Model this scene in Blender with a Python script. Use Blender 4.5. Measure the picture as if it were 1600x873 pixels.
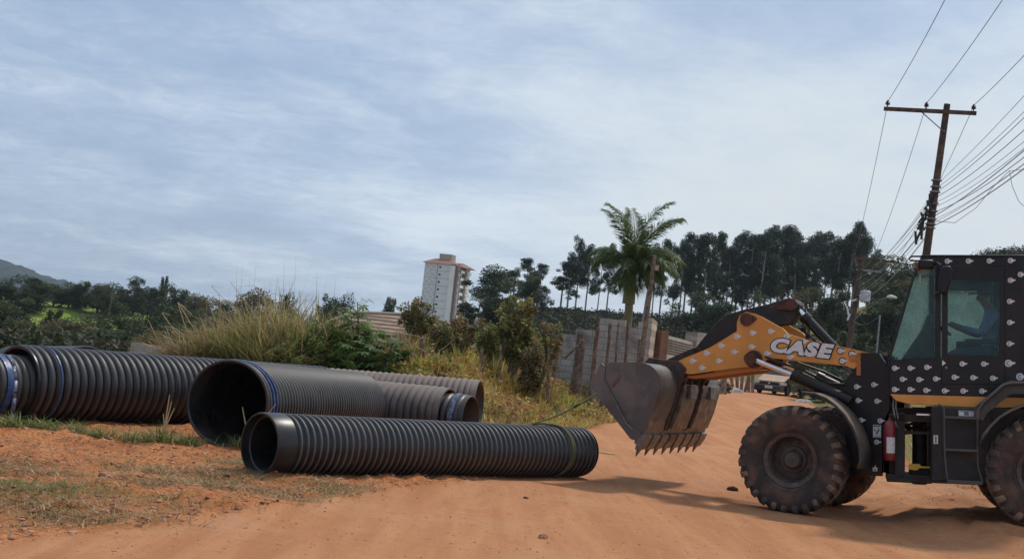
import bpy, bmesh, math, random
import numpy as np
from mathutils import Vector, Matrix, Euler
for _o in list(bpy.data.objects): bpy.data.objects.remove(_o)
scn = bpy.context.scene
COL = scn.collection
R = math.radians
# ------------------------------------------------------------------ camera
CF, CROLL, CPITCH, CZ = 2000.0, R(6.2), math.atan(110.5/2000), 1.6
cam = bpy.data.cameras.new('camera'); camo = bpy.data.objects.new('camera', cam); COL.objects.link(camo)
camo.matrix_world = Matrix.Translation((0, 0, CZ)) @ Matrix.Rotation(math.pi/2+CPITCH, 4, 'X') @ Matrix.Rotation(CROLL, 4, 'Z')
cam.sensor_width = 36; cam.lens = 36*CF/1600; cam.clip_start = .1; cam.clip_end = 9000
scn.camera = camo
# ------------------------------------------------------------------ world, sun, exposure
SUN_EL, SUN_AZ = R(57), math.atan2(.62, .78)      # azimuth measured from +Y towards +X
w = bpy.data.worlds.new('World'); scn.world = w; w.use_nodes = True
nt = w.node_tree; nt.nodes.clear()
def N(t, **k):
    n = nt.nodes.new(t)
    for a, b in k.items(): setattr(n, a, b)
    return n
def L(a, b): nt.links.new(a, b)
def mth(op, a, b=None, c=None, clamp=False):
    n = nt.nodes.new('ShaderNodeMath'); n.operation = op; n.use_clamp = clamp
    for i, v in enumerate((a, b, c)):
        if v is None: continue
        if isinstance(v, (int, float)): n.inputs[i].default_value = v
        else: nt.links.new(v, n.inputs[i])
    return n.outputs[0]
def maprange(v, a, b, c=0., d=1., smooth=True):
    n = nt.nodes.new('ShaderNodeMapRange'); n.interpolation_type = 'SMOOTHSTEP' if smooth else 'LINEAR'
    nt.links.new(v, n.inputs[0])
    for i, q in enumerate((a, b, c, d)): n.inputs[i+1].default_value = q
    return n.outputs[0]
def mixc(f, a, b, mode='MIX'):
    n = nt.nodes.new('ShaderNodeMix'); n.data_type = 'RGBA'; n.blend_type = mode
    for i, v in ((0, f), (6, a), (7, b)):
        if isinstance(v, (int, float)): n.inputs[i].default_value = v
        elif isinstance(v, (tuple, list)): n.inputs[i].default_value = (*v[:3], 1)
        else: nt.links.new(v, n.inputs[i])
    return n.outputs[2]
def noise(vec, scale, detail=4, rough=.55, dist=0., dim='3D'):
    n = nt.nodes.new('ShaderNodeTexNoise'); n.noise_dimensions = dim
    if vec is not None: nt.links.new(vec, n.inputs['Vector'])
    n.inputs['Scale'].default_value = scale; n.inputs['Detail'].default_value = detail
    n.inputs['Roughness'].default_value = rough; n.inputs['Distortion'].default_value = dist
    return n.outputs['Fac']
sky = N('ShaderNodeTexSky', sky_type='NISHITA', sun_disc=False)
sky.sun_elevation = SUN_EL; sky.sun_rotation = SUN_AZ; sky.air_density = 1.0; sky.dust_density = 2.0; sky.ozone_density = 1.2
tc = N('ShaderNodeTexCoord')
sx = N('ShaderNodeSeparateXYZ'); L(tc.outputs['Generated'], sx.inputs[0])
zc = mth('MAXIMUM', sx.outputs[2], 0.0)
zd = mth('ADD', zc, .16)
cb = N('ShaderNodeCombineXYZ'); L(mth('DIVIDE', sx.outputs[0], zd), cb.inputs[0]); L(mth('DIVIDE', sx.outputs[1], zd), cb.inputs[1])
mp = N('ShaderNodeMapping'); mp.inputs['Rotation'].default_value = (0, 0, R(-24)); mp.inputs['Scale'].default_value = (.9, 1.15, 1); L(cb.outputs[0], mp.inputs[0])
n1 = noise(mp.outputs[0], .8, 7, .58, .35)
n2 = noise(cb.outputs[0], 1.7, 9, .62, .25)
n3 = noise(mp.outputs[0], 9., 8, .7, 1.2)
cl = mth('ADD', mth('MULTIPLY', n1, .42), mth('ADD', mth('MULTIPLY', n2, .34), mth('MULTIPLY', n3, .24)))
side = maprange(sx.outputs[0], -.35, .35, -.07, .085, False)   # thinner cloud to the left, thicker towards the sun
cl = mth('ADD', cl, side)
fac = maprange(cl, .33, .62)
shade = maprange(mth('ADD', mth('MULTIPLY', n2, .5), mth('MULTIPLY', n1, .5)), .38, .62)
bright = maprange(sx.outputs[2], 0.0, .32, 1.10, .98, False)
cloudc = mixc(shade, (.50, .615, .785), (.68, .765, .85))
bc = N('ShaderNodeVectorMath', operation='SCALE'); L(cloudc, bc.inputs[0]); L(bright, bc.inputs['Scale'])
skys = N('ShaderNodeVectorMath', operation='SCALE'); L(sky.outputs[0], skys.inputs[0]); skys.inputs['Scale'].default_value = 1.0
BGS = .09
bcs = N('ShaderNodeVectorMath', operation='SCALE'); L(bc.outputs[0], bcs.inputs[0]); bcs.inputs['Scale'].default_value = 1/BGS
hz = mixc(.72, skys.outputs[0], (.35/BGS, .475/BGS, .68/BGS))
fin = mixc(mth('MULTIPLY', fac, .9), hz, bcs.outputs[0])
wfx = mth('MULTIPLY', maprange(sx.outputs[0], -.10, .22), maprange(sx.outputs[2], .30, .14))
fin = mixc(mth('MULTIPLY', wfx, maprange(n2, .25, .6, .55, .92)), fin, (.69/BGS, .745/BGS, .775/BGS))
bg = N('ShaderNodeBackground'); L(fin, bg.inputs[0]); bg.inputs[1].default_value = BGS
wo = N('ShaderNodeOutputWorld'); L(bg.outputs[0], wo.inputs[0])
sl = bpy.data.lights.new('sun', 'SUN'); sl.energy = 2.4; sl.angle = R(5.5); sl.color = (1, .94, .85)
so = bpy.data.objects.new('sun', sl); COL.objects.link(so)
_d = Vector((math.sin(SUN_AZ)*math.cos(SUN_EL), math.cos(SUN_AZ)*math.cos(SUN_EL), math.sin(SUN_EL)))
so.rotation_euler = _d.to_track_quat('Z', 'Y').to_euler(); so.location = (20, 20, 60)
vs = scn.view_settings; vs.view_transform = 'Standard'; vs.look = 'None'; vs.exposure = .06; vs.gamma = 1; vs.use_curve_mapping = False
scn.cycles.max_bounces = 6; scn.cycles.transparent_max_bounces = 24

# ------------------------------------------------------------------ helpers
rng = np.random.default_rng(7); random.seed(7)
CM = camo.matrix_world.to_3x3().copy()
def P(px, py, Y):
    """world point seen at photo pixel (px,py) at depth Y"""
    d = CM @ Vector(((px-800)/CF, (436.5-py)/CF, -1)); d = d*(Y/d.y)
    return Vector((0, 0, CZ)) + d
def tag(o, label=None, cat=None, group=None, kind=None):
    if label: o['label'] = label
    if cat: o['category'] = cat
    if group: o['group'] = group
    if kind: o['kind'] = kind
    return o
def empty(name, loc=(0, 0, 0), rz=0, parent=None):
    o = bpy.data.objects.new(name, None); COL.objects.link(o); o.location = loc; o.rotation_euler = (0, 0, rz); o.empty_display_size = .2
    if parent: o.parent = parent
    return o
def copy_tree(o, parent=None):
    c = o.copy(); COL.objects.link(c)
    if parent: c.parent = parent
    for ch in list(o.children): copy_tree(ch, c)
    return c
class MB:
    def __init__(s): s.v = []; s.f = []; s.m = []; s.mi = 0
    def add(s, vs, fs, mi=None):
        b = len(s.v); s.v += [tuple(p) for p in vs]; s.f += [[b+i for i in f] for f in fs]; s.m += [s.mi if mi is None else mi]*len(fs)
    def box(s, x0, x1, y0, y1, z0, z1, mi=None, M=None):
        vs = [(x, y, z) for z in (z0, z1) for y in (y0, y1) for x in (x0, x1)]
        if M is not None: vs = [M @ Vector(p) for p in vs]
        s.add(vs, [(0, 2, 3, 1), (4, 5, 7, 6), (0, 1, 5, 4), (2, 6, 7, 3), (0, 4, 6, 2), (1, 3, 7, 5)], mi)
    def prism(s, poly, v0, v1, mi=None, ax='y', sh=None):
        """poly in the (x,z) plane, extruded between y=v0 and y=v1"""
        n = len(poly); a = []
        for v in (v0, v1):
            for p in poly: a.append((p[0], v, p[1]))
        area = sum(poly[i][0]*poly[(i+1) % n][1]-poly[(i+1) % n][0]*poly[i][1] for i in range(n))
        fs = [[i for i in range(n)], [n+i for i in reversed(range(n))]] + [[i, n+i, n+(i+1) % n, (i+1) % n] for i in range(n)]
        if area < 0: fs = [list(reversed(f)) for f in fs]
        if v0 > v1: fs = [list(reversed(f)) for f in fs]
        s.add(a, fs, mi)
    def cyl(s, p0, p1, r0, r1=None, n=16, mi=None, cap=True):
        r1 = r0 if r1 is None else r1
        p0 = Vector(p0); p1 = Vector(p1); d = (p1-p0).normalized(); u = d.orthogonal().normalized(); w_ = d.cross(u)
        vs = [p+(u*math.cos(t)+w_*math.sin(t))*r for p, r in ((p0, r0), (p1, r1)) for t in [2*math.pi*i/n for i in range(n)]]
        fs = [[i, (i+1) % n, n+(i+1) % n, n+i] for i in range(n)]
        if cap: fs += [list(reversed(range(n))), list(range(n, 2*n))]
        s.add(vs, fs, mi)
    def tube(s, pts, r, n=8, mi=None, cap=True):
        pts = [Vector(p) for p in pts]; k = len(pts); rs = r if isinstance(r, (list, tuple)) else [r]*k
        vs = []; u = None
        for i, p in enumerate(pts):
            d = (pts[min(i+1, k-1)]-pts[max(i-1, 0)]).normalized()
            u = d.orthogonal().normalized() if u is None else (u-d*u.dot(d)).normalized()
            w_ = d.cross(u)
            vs += [p+(u*math.cos(2*math.pi*j/n)+w_*math.sin(2*math.pi*j/n))*rs[i] for j in range(n)]
        fs = [[i*n+j, i*n+(j+1) % n, (i+1)*n+(j+1) % n, (i+1)*n+j] for i in range(k-1) for j in range(n)]
        if cap: fs += [list(reversed(range(n))), list(range((k-1)*n, k*n))]
        s.add(vs, fs, mi)
    def lathe(s, prof, n=48, mi=None, c=(0, 0, 0), axis='y', closed=False):
        """prof = (radius, position along axis)"""
        k = len(prof); vs = []
        for r, a in prof:
            for j in range(n):
                t = 2*math.pi*j/n
                q = (r*math.cos(t), a, r*math.sin(t)) if axis == 'y' else (a, r*math.cos(t), r*math.sin(t)) if axis == 'x' else (r*math.cos(t), r*math.sin(t), a)
                vs.append((q[0]+c[0], q[1]+c[1], q[2]+c[2]))
        kk = k if closed else k-1
        fs = [[i*n+j, i*n+(j+1) % n, ((i+1) % k)*n+(j+1) % n, ((i+1) % k)*n+j] for i in range(kk) for j in range(n)]
        s.add(vs, fs, mi)
    def build(s, name, mats, parent=None, smooth=35, bevel=0, loc=None):
        me = bpy.data.meshes.new(name); me.from_pydata(s.v, [], s.f)
        if not isinstance(mats, (list, tuple)): mats = [mats]
        for m in mats: me.materials.append(m)
        me.polygons.foreach_set('material_index', [min(i, len(mats)-1) for i in s.m])
        bm = bmesh.new(); bm.from_mesh(me); bmesh.ops.recalc_face_normals(bm, faces=bm.faces); bm.to_mesh(me); bm.free()
        if smooth:
            me.shade_smooth(); me.set_sharp_from_angle(angle=R(smooth))
        o = bpy.data.objects.new(name, me); COL.objects.link(o)
        if parent: o.parent = parent
        if loc is not None: o.location = loc
        if bevel:
            b = o.modifiers.new('bevel', 'BEVEL'); b.width = bevel; b.segments = 2; b.limit_method = 'ANGLE'; b.angle_limit = R(40)
        return o
# vectorised value noise
_perm = np.random.default_rng(3).random((256, 256))
def vn(x, y):
    xi = np.floor(x).astype(int); yi = np.floor(y).astype(int); fx = x-xi; fy = y-yi
    fx = fx*fx*(3-2*fx); fy = fy*fy*(3-2*fy)
    g = lambda a, b: _perm[a & 255, b & 255]
    return (g(xi, yi)*(1-fx)+g(xi+1, yi)*fx)*(1-fy)+(g(xi, yi+1)*(1-fx)+g(xi+1, yi+1)*fx)*fy-.5
def fbm(x, y, o=4):
    s = 0; a = 1.
    for i in range(o): s = s+a*vn(x*2**i+17*i, y*2**i+31*i); a *= .5
    return s
def ss(a, b, x):
    t = np.clip((x-a)/(b-a), 0, 1); return t*t*(3-2*t)

# ------------------------------------------------------------------ materials
def newmat(name):
    global nt
    m = bpy.data.materials.new(name); m.use_nodes = True; nt = m.node_tree; nt.nodes.clear()
    out = nt.nodes.new('ShaderNodeOutputMaterial'); b = nt.nodes.new('ShaderNodeBsdfPrincipled'); nt.links.new(b.outputs[0], out.inputs[0])
    return m, b, out
def setin(b, k, v):
    if isinstance(v, (int, float)): b.inputs[k].default_value = v
    elif isinstance(v, (tuple, list)): b.inputs[k].default_value = (*v[:3], 1)
    else: nt.links.new(v, b.inputs[k])
def objco():
    t = nt.nodes.new('ShaderNodeTexCoord'); return t.outputs['Object']
def wpos():
    t = nt.nodes.new('ShaderNodeNewGeometry'); return t.outputs['Position']
def bump(h, strength=.3, dist=.02):
    n = nt.nodes.new('ShaderNodeBump'); n.inputs['Strength'].default_value = strength; n.inputs['Distance'].default_value = dist
    nt.links.new(h, n.inputs['Height']); return n.outputs[0]
def mat(name, c1, c2=None, scale=6, rough=.7, metal=0, lo=.4, hi=.62, bmp=0, bscale=None, bd=.01, c3=None, s3=2., lo3=.52, hi3=.68, spec=.5, world=False, coat=0):
    m, b, out = newmat(name); v = wpos() if world else objco()
    col = c1
    if c2: col = mixc(maprange(noise(v, scale, 6, .6, .3), lo, hi), c1, c2)
    if c3: col = mixc(maprange(noise(v, s3, 7, .65, .6), lo3, hi3), col, c3)
    setin(b, 'Base Color', col); setin(b, 'Metallic', metal)
    setin(b, 'Roughness', maprange(noise(v, scale*1.7, 4), .3, .7, max(0, rough-.12), min(1, rough+.12)))
    setin(b, 'Specular IOR Level', spec)
    if coat: setin(b, 'Coat Weight', coat)
    if bmp: setin(b, 'Normal', bump(noise(v, bscale or scale*4, 6, .65), bmp, bd))
    return m
M = {}
DUST = (.30, .17, .10)
def dusty(name, base, rough, dustamt=.4, metal=0, scale=3., c2=None, spec=.5, dust=DUST, up=.35, coat=0, bmp=.05):
    """paint or plastic with dry red dust lying in patches, a little more of it on faces that look up"""
    m, b, out = newmat(name); v = objco()
    g = nt.nodes.new('ShaderNodeNewGeometry'); sp = nt.nodes.new('ShaderNodeSeparateXYZ'); nt.links.new(g.outputs['Normal'], sp.inputs[0])
    n = mth('ADD', noise(v, scale, 8, .68, .6), mth('MULTIPLY', mth('MAXIMUM', sp.outputs[2], 0), up))
    f = mth('MULTIPLY', maprange(n, .45, .85), dustamt)
    col = base if not c2 else mixc(maprange(noise(v, scale*.7, 5), .4, .6), base, c2)
    setin(b, 'Base Color', mixc(f, col, dust)); setin(b, 'Metallic', metal)
    setin(b, 'Roughness', mth('ADD', mth('MULTIPLY', f, .5), maprange(noise(v, scale*3, 5), .3, .7, rough-.06, rough+.08), clamp=True))
    setin(b, 'Specular IOR Level', spec)
    if coat: setin(b, 'Coat Weight', coat)
    if bmp: setin(b, 'Normal', bump(noise(v, scale*18, 4, .6), bmp, .004))
    return m
M['hdpe'] = dusty('black_hdpe', (.009, .010, .014), .32, .10, scale=1.4, up=.10, spec=.45)
M['hdpe_dusty'] = dusty('dusty_hdpe', (.05, .045, .044), .5, .8, scale=.9, up=.5, dust=(.26, .205, .175))
M['hdpe_mid'] = dusty('dusty_black_hdpe', (.015, .0155, .019), .34, .26, scale=1.1, up=.42, dust=(.22, .175, .15), spec=.45)
M['blue_film'] = mat('blue_film', (.025, .06, .18), (.06, .10, .21), 14, .35, bmp=.3, bscale=25)
M['pale_film'] = mat('pale_film', (.15, .18, .27), (.03, .033, .06), 14, .3, bmp=.5, bscale=20)
M['black'] = dusty('black_paint', (.008, .0085, .010), .34, .08, scale=2.2, up=.25, spec=.35)
M['blacksteel'] = dusty('black_chassis', (.014, .0135, .014), .6, .28, scale=3., up=.4)
M['orange'] = dusty('orange_paint', (.68, .30, .06), .38, .28, scale=2.6, c2=(.60, .25, .045), up=.2, dust=(.33, .17, .09))
M['orange_dk'] = dusty('worn_orange_paint', (.50, .17, .03), .5, .55, scale=3.5, up=.2, dust=(.20, .10, .06))
M['bucket'] = mat('worn_bucket_steel', (.10, .085, .08), (.16, .135, .125), 2.2, .5, .35, bmp=.25, bscale=14, c3=(.12, .045, .022), s3=3.2, lo3=.55, hi3=.72)
M['bucket_in'] = mat('polished_bucket_edge', (.20, .175, .16), (.12, .095, .08), 6, .42, .5, bmp=.2, bscale=30)
M['pin'] = mat('greasy_pin', (.05, .022, .015), (.10, .035, .02), 9, .5, .3, bmp=.3)
M['chrome'] = mat('chrome', (.75, .76, .78), None, 6, .14, 1)
M['white'] = mat('white_sticker', (.72, .72, .72), (.60, .60, .61), 30, .5)
M['greymark'] = mat('grey_print', (.16, .16, .17), None, 6, .6)
M['greysoft'] = mat('faded_print', (.42, .40, .38), None, 6, .6)
M['red'] = dusty('red_extinguisher', (.22, .012, .02), .35, .3, scale=4)
M['yellow'] = dusty('yellow_latch', (.65, .42, .05), .5, .3, scale=4)
M['rim'] = mat('wheel_rim', (.10, .075, .062), (.055, .042, .037), 5, .65, .2, bmp=.2, c3=(.20, .12, .08), s3=4)
M['fender'] = dusty('plastic_fender', (.035, .035, .037), .5, .6, scale=3, up=.6, dust=(.26, .19, .14))
M['dark'] = mat('dark_interior', (.012, .012, .013), None, 6, .7)
M['grease'] = mat('grime', (.035, .022, .018), (.07, .035, .022), 8, .65, bmp=.4)
def tyre_mat():
    m, b, out = newmat('muddy_tyre'); v = objco()
    f = maprange(noise(v, 2.6, 8, .66, .5), .42, .68)
    c = mixc(f, (.045, .037, .034), (.15, .085, .058))
    c = mixc(maprange(noise(v, 1.6, 4, .6, .4), .56, .72), c, (.17, .062, .03))
    setin(b, 'Base Color', c); setin(b, 'Roughness', .82); setin(b, 'Normal', bump(noise(v, 40, 5, .7), .35, .006)); setin(b, 'Specular IOR Level', .3)
    return m
M['tyre'] = tyre_mat()
M['tread'] = mat('dusty_tread', (.06, .048, .042), (.24, .155, .10), 4, .85, lo=.42, hi=.64, bmp=.4, bscale=40)
def glass_mat(name, tint, refl=.5, d0=.02, d1=.07):
    m = bpy.data.materials.new(name); m.use_nodes = True; global nt; nt = m.node_tree; nt.nodes.clear()
    out = nt.nodes.new('ShaderNodeOutputMaterial'); tr = nt.nodes.new('ShaderNodeBsdfTransparent'); tr.inputs[0].default_value = (*tint, 1)
    gl = nt.nodes.new('ShaderNodeBsdfGlossy'); gl.inputs['Roughness'].default_value = .04; gl.inputs[0].default_value = (.8, .95, .92, 1)
    fr = nt.nodes.new('ShaderNodeFresnel'); fr.inputs[0].default_value = 1.5
    df = nt.nodes.new('ShaderNodeBsdfDiffuse'); df.inputs[0].default_value = (.20, .37, .33, 1)
    tl = nt.nodes.new('ShaderNodeBsdfTranslucent'); tl.inputs[0].default_value = (.23, .36, .33, 1); ad = nt.nodes.new('ShaderNodeAddShader'); nt.links.new(df.outputs[0], ad.inputs[0]); nt.links.new(tl.outputs[0], ad.inputs[1])
    m1 = nt.nodes.new('ShaderNodeMixShader'); m2 = nt.nodes.new('ShaderNodeMixShader')
    dirt = maprange(noise(objco(), 3, 6, .65), .35, .75, d0, d1); nt.links.new(dirt, m1.inputs[0])  # dirt film; high values paint a bright reflection veil
    nt.links.new(tr.outputs[0], m1.inputs[1]); nt.links.new(ad.outputs[0], m1.inputs[2])
    nt.links.new(mth('MULTIPLY', fr.outputs[0], refl), m2.inputs[0]); nt.links.new(m1.outputs[0], m2.inputs[1]); nt.links.new(gl.outputs[0], m2.inputs[2])
    nt.links.new(m2.outputs[0], out.inputs[0]); return m
M['glass'] = glass_mat('green_tinted_glass', (.80, .95, .91), .9)
M['glass_far'] = glass_mat('painted_sheen_glass', (.74, .93, .88), .6, .22, .36)  # far panes: brightness of reflections painted as a teal diffuse veil
M['carglass'] = glass_mat('dark_car_glass', (.12, .13, .13), 1.0)
def leafmat(name, tint=(1, 1, 1), rough=.6, trans=.35):
    m, b, out = newmat(name)
    a = nt.nodes.new('ShaderNodeAttribute'); a.attribute_name = 'Col'
    c = mixc(1., a.outputs['Color'], tint, 'MULTIPLY')
    setin(b, 'Base Color', c); setin(b, 'Roughness', rough); setin(b, 'Specular IOR Level', .3)
    t = nt.nodes.new('ShaderNodeBsdfTranslucent'); nt.links.new(c, t.inputs[0])
    mx = nt.nodes.new('ShaderNodeMixShader'); mx.inputs[0].default_value = trans
    nt.links.new(b.outputs[0], mx.inputs[1]); nt.links.new(t.outputs[0], mx.inputs[2]); nt.links.new(mx.outputs[0], out.inputs[0])
    return m
M['leaf'] = leafmat('foliage'); M['straw'] = leafmat('grass_blades', trans=.42)
M['bark'] = mat('bark', (.10, .075, .055), (.20, .165, .13), 6, .9, bmp=.5, bscale=12)
M['palebark'] = mat('pale_bark', (.16, .14, .12), (.30, .27, .23), 3, .85, bmp=.3)
M['wood'] = mat('weathered_wood', (.10, .065, .045), (.22, .16, .12), 7, .85, bmp=.5, bscale=30)
M['redwood'] = mat('reddish_wood', (.10, .052, .035), (.21, .145, .10), 5, .85, bmp=.5, bscale=30)
M['polewood'] = mat('pole_wood', (.05, .034, .027), (.115, .07, .05), 5, .85, bmp=.5, bscale=20)
M['galv'] = mat('galvanised_steel', (.28, .29, .30), (.18, .18, .18), 10, .5, .6)
M['porcelain'] = mat('brown_porcelain', (.04, .022, .018), None, 6, .25)
M['cable'] = mat('cable', (.03, .03, .032), None, 6, .6)
M['cable_pale'] = mat('aluminium_cable', (.22, .23, .24), None, 6, .5)

def pipemat(name, R_, depth, base=(.009, .010, .013), crest=(.075, .073, .075), dust=(.22, .165, .13), da=.12, up=.2, c0=.55, c1=.95, rough=.34, xmin=-9.):
    """black polyethylene: the rib crests carry painted skylight glints in pale grey, broken up like scuffs, dust lies in patches"""
    m, b, out = newmat(name); v = objco(); s = nt.nodes.new('ShaderNodeSeparateXYZ'); nt.links.new(v, s.inputs[0])
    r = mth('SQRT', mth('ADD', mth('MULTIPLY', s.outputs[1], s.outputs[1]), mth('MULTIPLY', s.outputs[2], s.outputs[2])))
    k = maprange(r, R_-depth*(1-c0), R_-depth*(1-c1)); k = mth('MULTIPLY', k, mth('GREATER_THAN', s.outputs[0], xmin)); glint_wear = maprange(noise(v, 5, 7, .7, .5), .25, .62, .35, 1.0)  # k paints the light the crests catch, noise breaks it into scuffs
    g = nt.nodes.new('ShaderNodeNewGeometry'); sp = nt.nodes.new('ShaderNodeSeparateXYZ'); nt.links.new(g.outputs['Normal'], sp.inputs[0])
    f = mth('MULTIPLY', maprange(mth('ADD', noise(v, 1.3, 8, .68, .6), mth('MULTIPLY', mth('MAXIMUM', sp.outputs[2], 0), up)), .45, .85), da)
    col = mixc(mth('MULTIPLY', k, glint_wear), base, crest); col = mixc(f, col, dust)
    splash = maprange(noise(v, 9, 8, .75, .8), .60, .72, 0, .6); col = mixc(splash, col, (.16, .085, .05))
    setin(b, 'Base Color', col); setin(b, 'Roughness', mth('ADD', mth('MULTIPLY', mth('MULTIPLY', k, glint_wear), .18), mth('ADD', mth('MULTIPLY', f, .4), rough), clamp=True)); setin(b, 'Specular IOR Level', .45)
    return m
# ------------------------------------------------------------------ terrain
LB = np.array([(-3.6, 6), (-3.1, 8.4), (-1.7, 12), (-.4, 15.5), (.5, 19), (.9, 24), (1.4, 28), (3.1, 34.5), (5.2, 45), (9.9, 66), (14, 90), (60, 260)])
RB = np.array([(10, 6), (6.9, 13), (7.3, 18), (9.0, 30), (16.6, 70), (21, 90), (75, 260)])
RT = np.array([(-60, 0), (-18, .5), (-8, 3.0), (0, 6.2), (6, 7.9), (20, 8.2), (30, 8.0), (45, 9.3), (60, 14), (75, 22), (110, 28)])
LT = np.array([(0, 0), (35, 0), (60, -1.6), (95, -4.2), (150, -3.0), (215, .2), (235, .2), (290, -3), (700, -2), (3000, -2)])
def H0(x, y):
    x = np.asarray(x, float); y = np.asarray(y, float)
    xl = np.interp(y, LB[:, 1], LB[:, 0]); xr = np.interp(y, RB[:, 1], RB[:, 0])
    yy = np.maximum(y, 1.); t = x*200/yy
    rise = .85*ss(30, 75, y)*ss(-40, 0, t)
    verge = .24*ss(4.5, 6.3, x)*ss(8, 12.5, y)*(1-ss(20, 30, y))+.25*ss(0, 1.6, x-xr)*ss(15, 25, y)
    dip = -.2*np.exp(-((x+2.2)/1.7)**2-((y-22.6)/2.0)**2)
    dip = dip - .12*np.exp(-((x+2.6)/1.1)**2-((y-20.8)/1.6)**2)
    d = np.minimum((xl-x)*.96, y-26.3)
    hb = np.interp(x, [-14, -9, -6, -3.5, 0, 60], [.1, .3, .55, .95, 1.15, 1.15])
    bank = hb*ss(-.1, 3.6, d+.25*fbm(x*.8, y*.8, 3))*(1-ss(60, 100, y)*.8)
    far = np.interp(t, RT[:, 0], RT[:, 1])*ss(90, 200, y)*(1-.35*ss(230, 420, y))
    lw = ss(-3, -28, t) if False else 1-ss(-28, -4, t)
    left = np.interp(y, LT[:, 0], LT[:, 1])*lw
    rough = .35*fbm(x*.03+5, y*.03, 4)*ss(60, 160, y)*6
    return np.maximum(rise, bank)+verge+dip+far+left+rough+.08*fbm(x*.12+3, y*.12+9, 3)*ss(16, 30, y)
def roadness(x, y):
    xl = np.interp(y, LB[:, 1], LB[:, 0])+.35*fbm(x*.5, y*.5, 3); xr = np.interp(y, RB[:, 1], RB[:, 0])+.3*fbm(x*.6+9, y*.6, 3)
    return ss(-.25, .5, x-xl)*ss(-.1, .5, xr-x)
PATCH = [(-2.0, 13.3, 1.0, .35), (-2.9, 12.2, .9, .35), (-1.3, 12.2, .8, .3), (-4.2, 9.3, .9, .5), (-3.75, 10.6, 1.2, .8), (-3.2, 9.7, .8, .45), (-2.3, 12.4, 1.1, .35), (-3.0, 13.1, .9, .5), (-1.7, 12.9, .9, .45), (-4.6, 12.2, 1., .5), (-2.6, 14.4, .7, .5), (-5.5, 11.2, 1.2, .6)]
def grassness(x, y):
    g = 0*x
    for a, b, rx, ry in PATCH: g = np.maximum(g, np.exp(-((x-a)/rx)**2-((y-b)/ry)**2))
    return g
def Hd(x, y):
    """H0 plus clods, ruts and fine relief"""
    rn = roadness(x, y); r = np.hypot(x, y)
    near = 1-ss(35, 60, r)
    h = near*(1-rn)*(.07*fbm(x*1.1, y*1.1, 3)+.085*np.maximum(fbm(x*3.5, y*3.5, 3)-.02, 0)+.04*fbm(x*8, y*8, 2))
    h = h+near*rn*(.018*fbm(x*.7, y*1.2, 3)+.006*fbm(x*5, y*5, 2))
    # churned verge by the loader
    v = ss(4.7, 5.6, x)*ss(12, 14, y)*(1-ss(24, 28, y))
    h = h+v*(.16*np.abs(fbm(x*2.2, y*1.1, 4))-.02)+v*.05*np.maximum(fbm(x*6, y*5, 2), 0)
    # tyre imprints (ridges) beside the lot
    q = np.exp(-((x+2.0)/.75)**2-((y-11.2)/.55)**2)
    h = h+q*.022*np.sin((y*1.0+x*.25)*2*np.pi/.16)
    return h
def H(x, y): return float(H0(x, y))
def HV(x, y): return H0(x, y)+Hd(x, y)
def make_ground():
    rr = np.concatenate([np.geomspace(.5, 7, 22)[:-1], np.arange(7, 24, .075), np.geomspace(24, 2850, 300)])
    an = np.concatenate([np.arange(-180, -36, 6), np.arange(-36, 36, .26), np.arange(36, 180, 6)])
    an = np.radians(an); nr, na = len(rr), len(an)
    A, Rr = np.meshgrid(an, rr); X = Rr*np.sin(A); Y = Rr*np.cos(A)
    Z = HV(X, Y)
    v = np.stack([X, Y, Z], -1).reshape(-1, 3)
    i = np.arange(nr-1)[:, None]*na; j = np.arange(na)[None, :]; jn = (j+1) % na
    f = np.stack([i+j, i+na+j, i+na+jn, i+jn], -1).reshape(-1, 4)
    v = np.vstack([v, [[0, 0, 0]]]); 
    cx = v[f, 0].mean(1); cy = v[f, 1].mean(1); rd = (roadness(cx, cy) > .5) & (cy > 1.5) & (cy < 100)
    fan = [(len(v)-1, k, (k+1) % na) for k in range(na)]
    rn = roadness(v[:, 0], v[:, 1])*(v[:, 1] < 100); gr = grassness(v[:, 0], v[:, 1])
    xl = np.interp(v[:, 1], LB[:, 1], LB[:, 0]); d = np.minimum((xl-v[:, 0])*.96, v[:, 1]-26.3)
    far = np.maximum(ss(-.6, .5, d), ss(0, 1.2, v[:, 0]-np.interp(v[:, 1], RB[:, 1], RB[:, 0]))*ss(19, 27, v[:, 1]))
    far = np.maximum(far, ss(28, 33, v[:, 1])*(1-rn)); t = v[:, 0]*200/np.maximum(v[:, 1], 1)
    field = ss(95, 125, v[:, 1])*(1-ss(228, 236, v[:, 1]))*ss(-85, -80, t)*(1-ss(-58, -46, t))
    for nm, sel, kind in (('ground', ~rd, 0), ('dirt_road', rd, 1)):
        ff = f[sel]; used = np.unique(ff)
        if kind == 0: used = np.unique(np.concatenate([used, np.array(fan).ravel()]))
        mp_ = -np.ones(len(v), int); mp_[used] = np.arange(len(used))
        faces = [tuple(q) for q in mp_[ff].tolist()]
        if kind == 0: faces += [tuple(int(mp_[q]) for q in t_) for t_ in fan]
        me = bpy.data.meshes.new(nm); me.from_pydata(v[used].tolist(), [], faces); me.shade_smooth()
        a = me.attributes.new('mask', 'FLOAT_COLOR', 'POINT')
        c = np.stack([rn, gr, far, field], -1)[used].astype(np.float32); a.data.foreach_set('color', c.ravel())
        bm = bmesh.new(); bm.from_mesh(me); bmesh.ops.recalc_face_normals(bm, faces=bm.faces)
        if bm.faces and sum(q.normal.z for q in list(bm.faces)[:500]) < 0: bmesh.ops.reverse_faces(bm, faces=bm.faces)
        bm.to_mesh(me); bm.free()
        me.materials.append(M['earth']); o = bpy.data.objects.new(nm, me); COL.objects.link(o); o['kind'] = 'structure'
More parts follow.
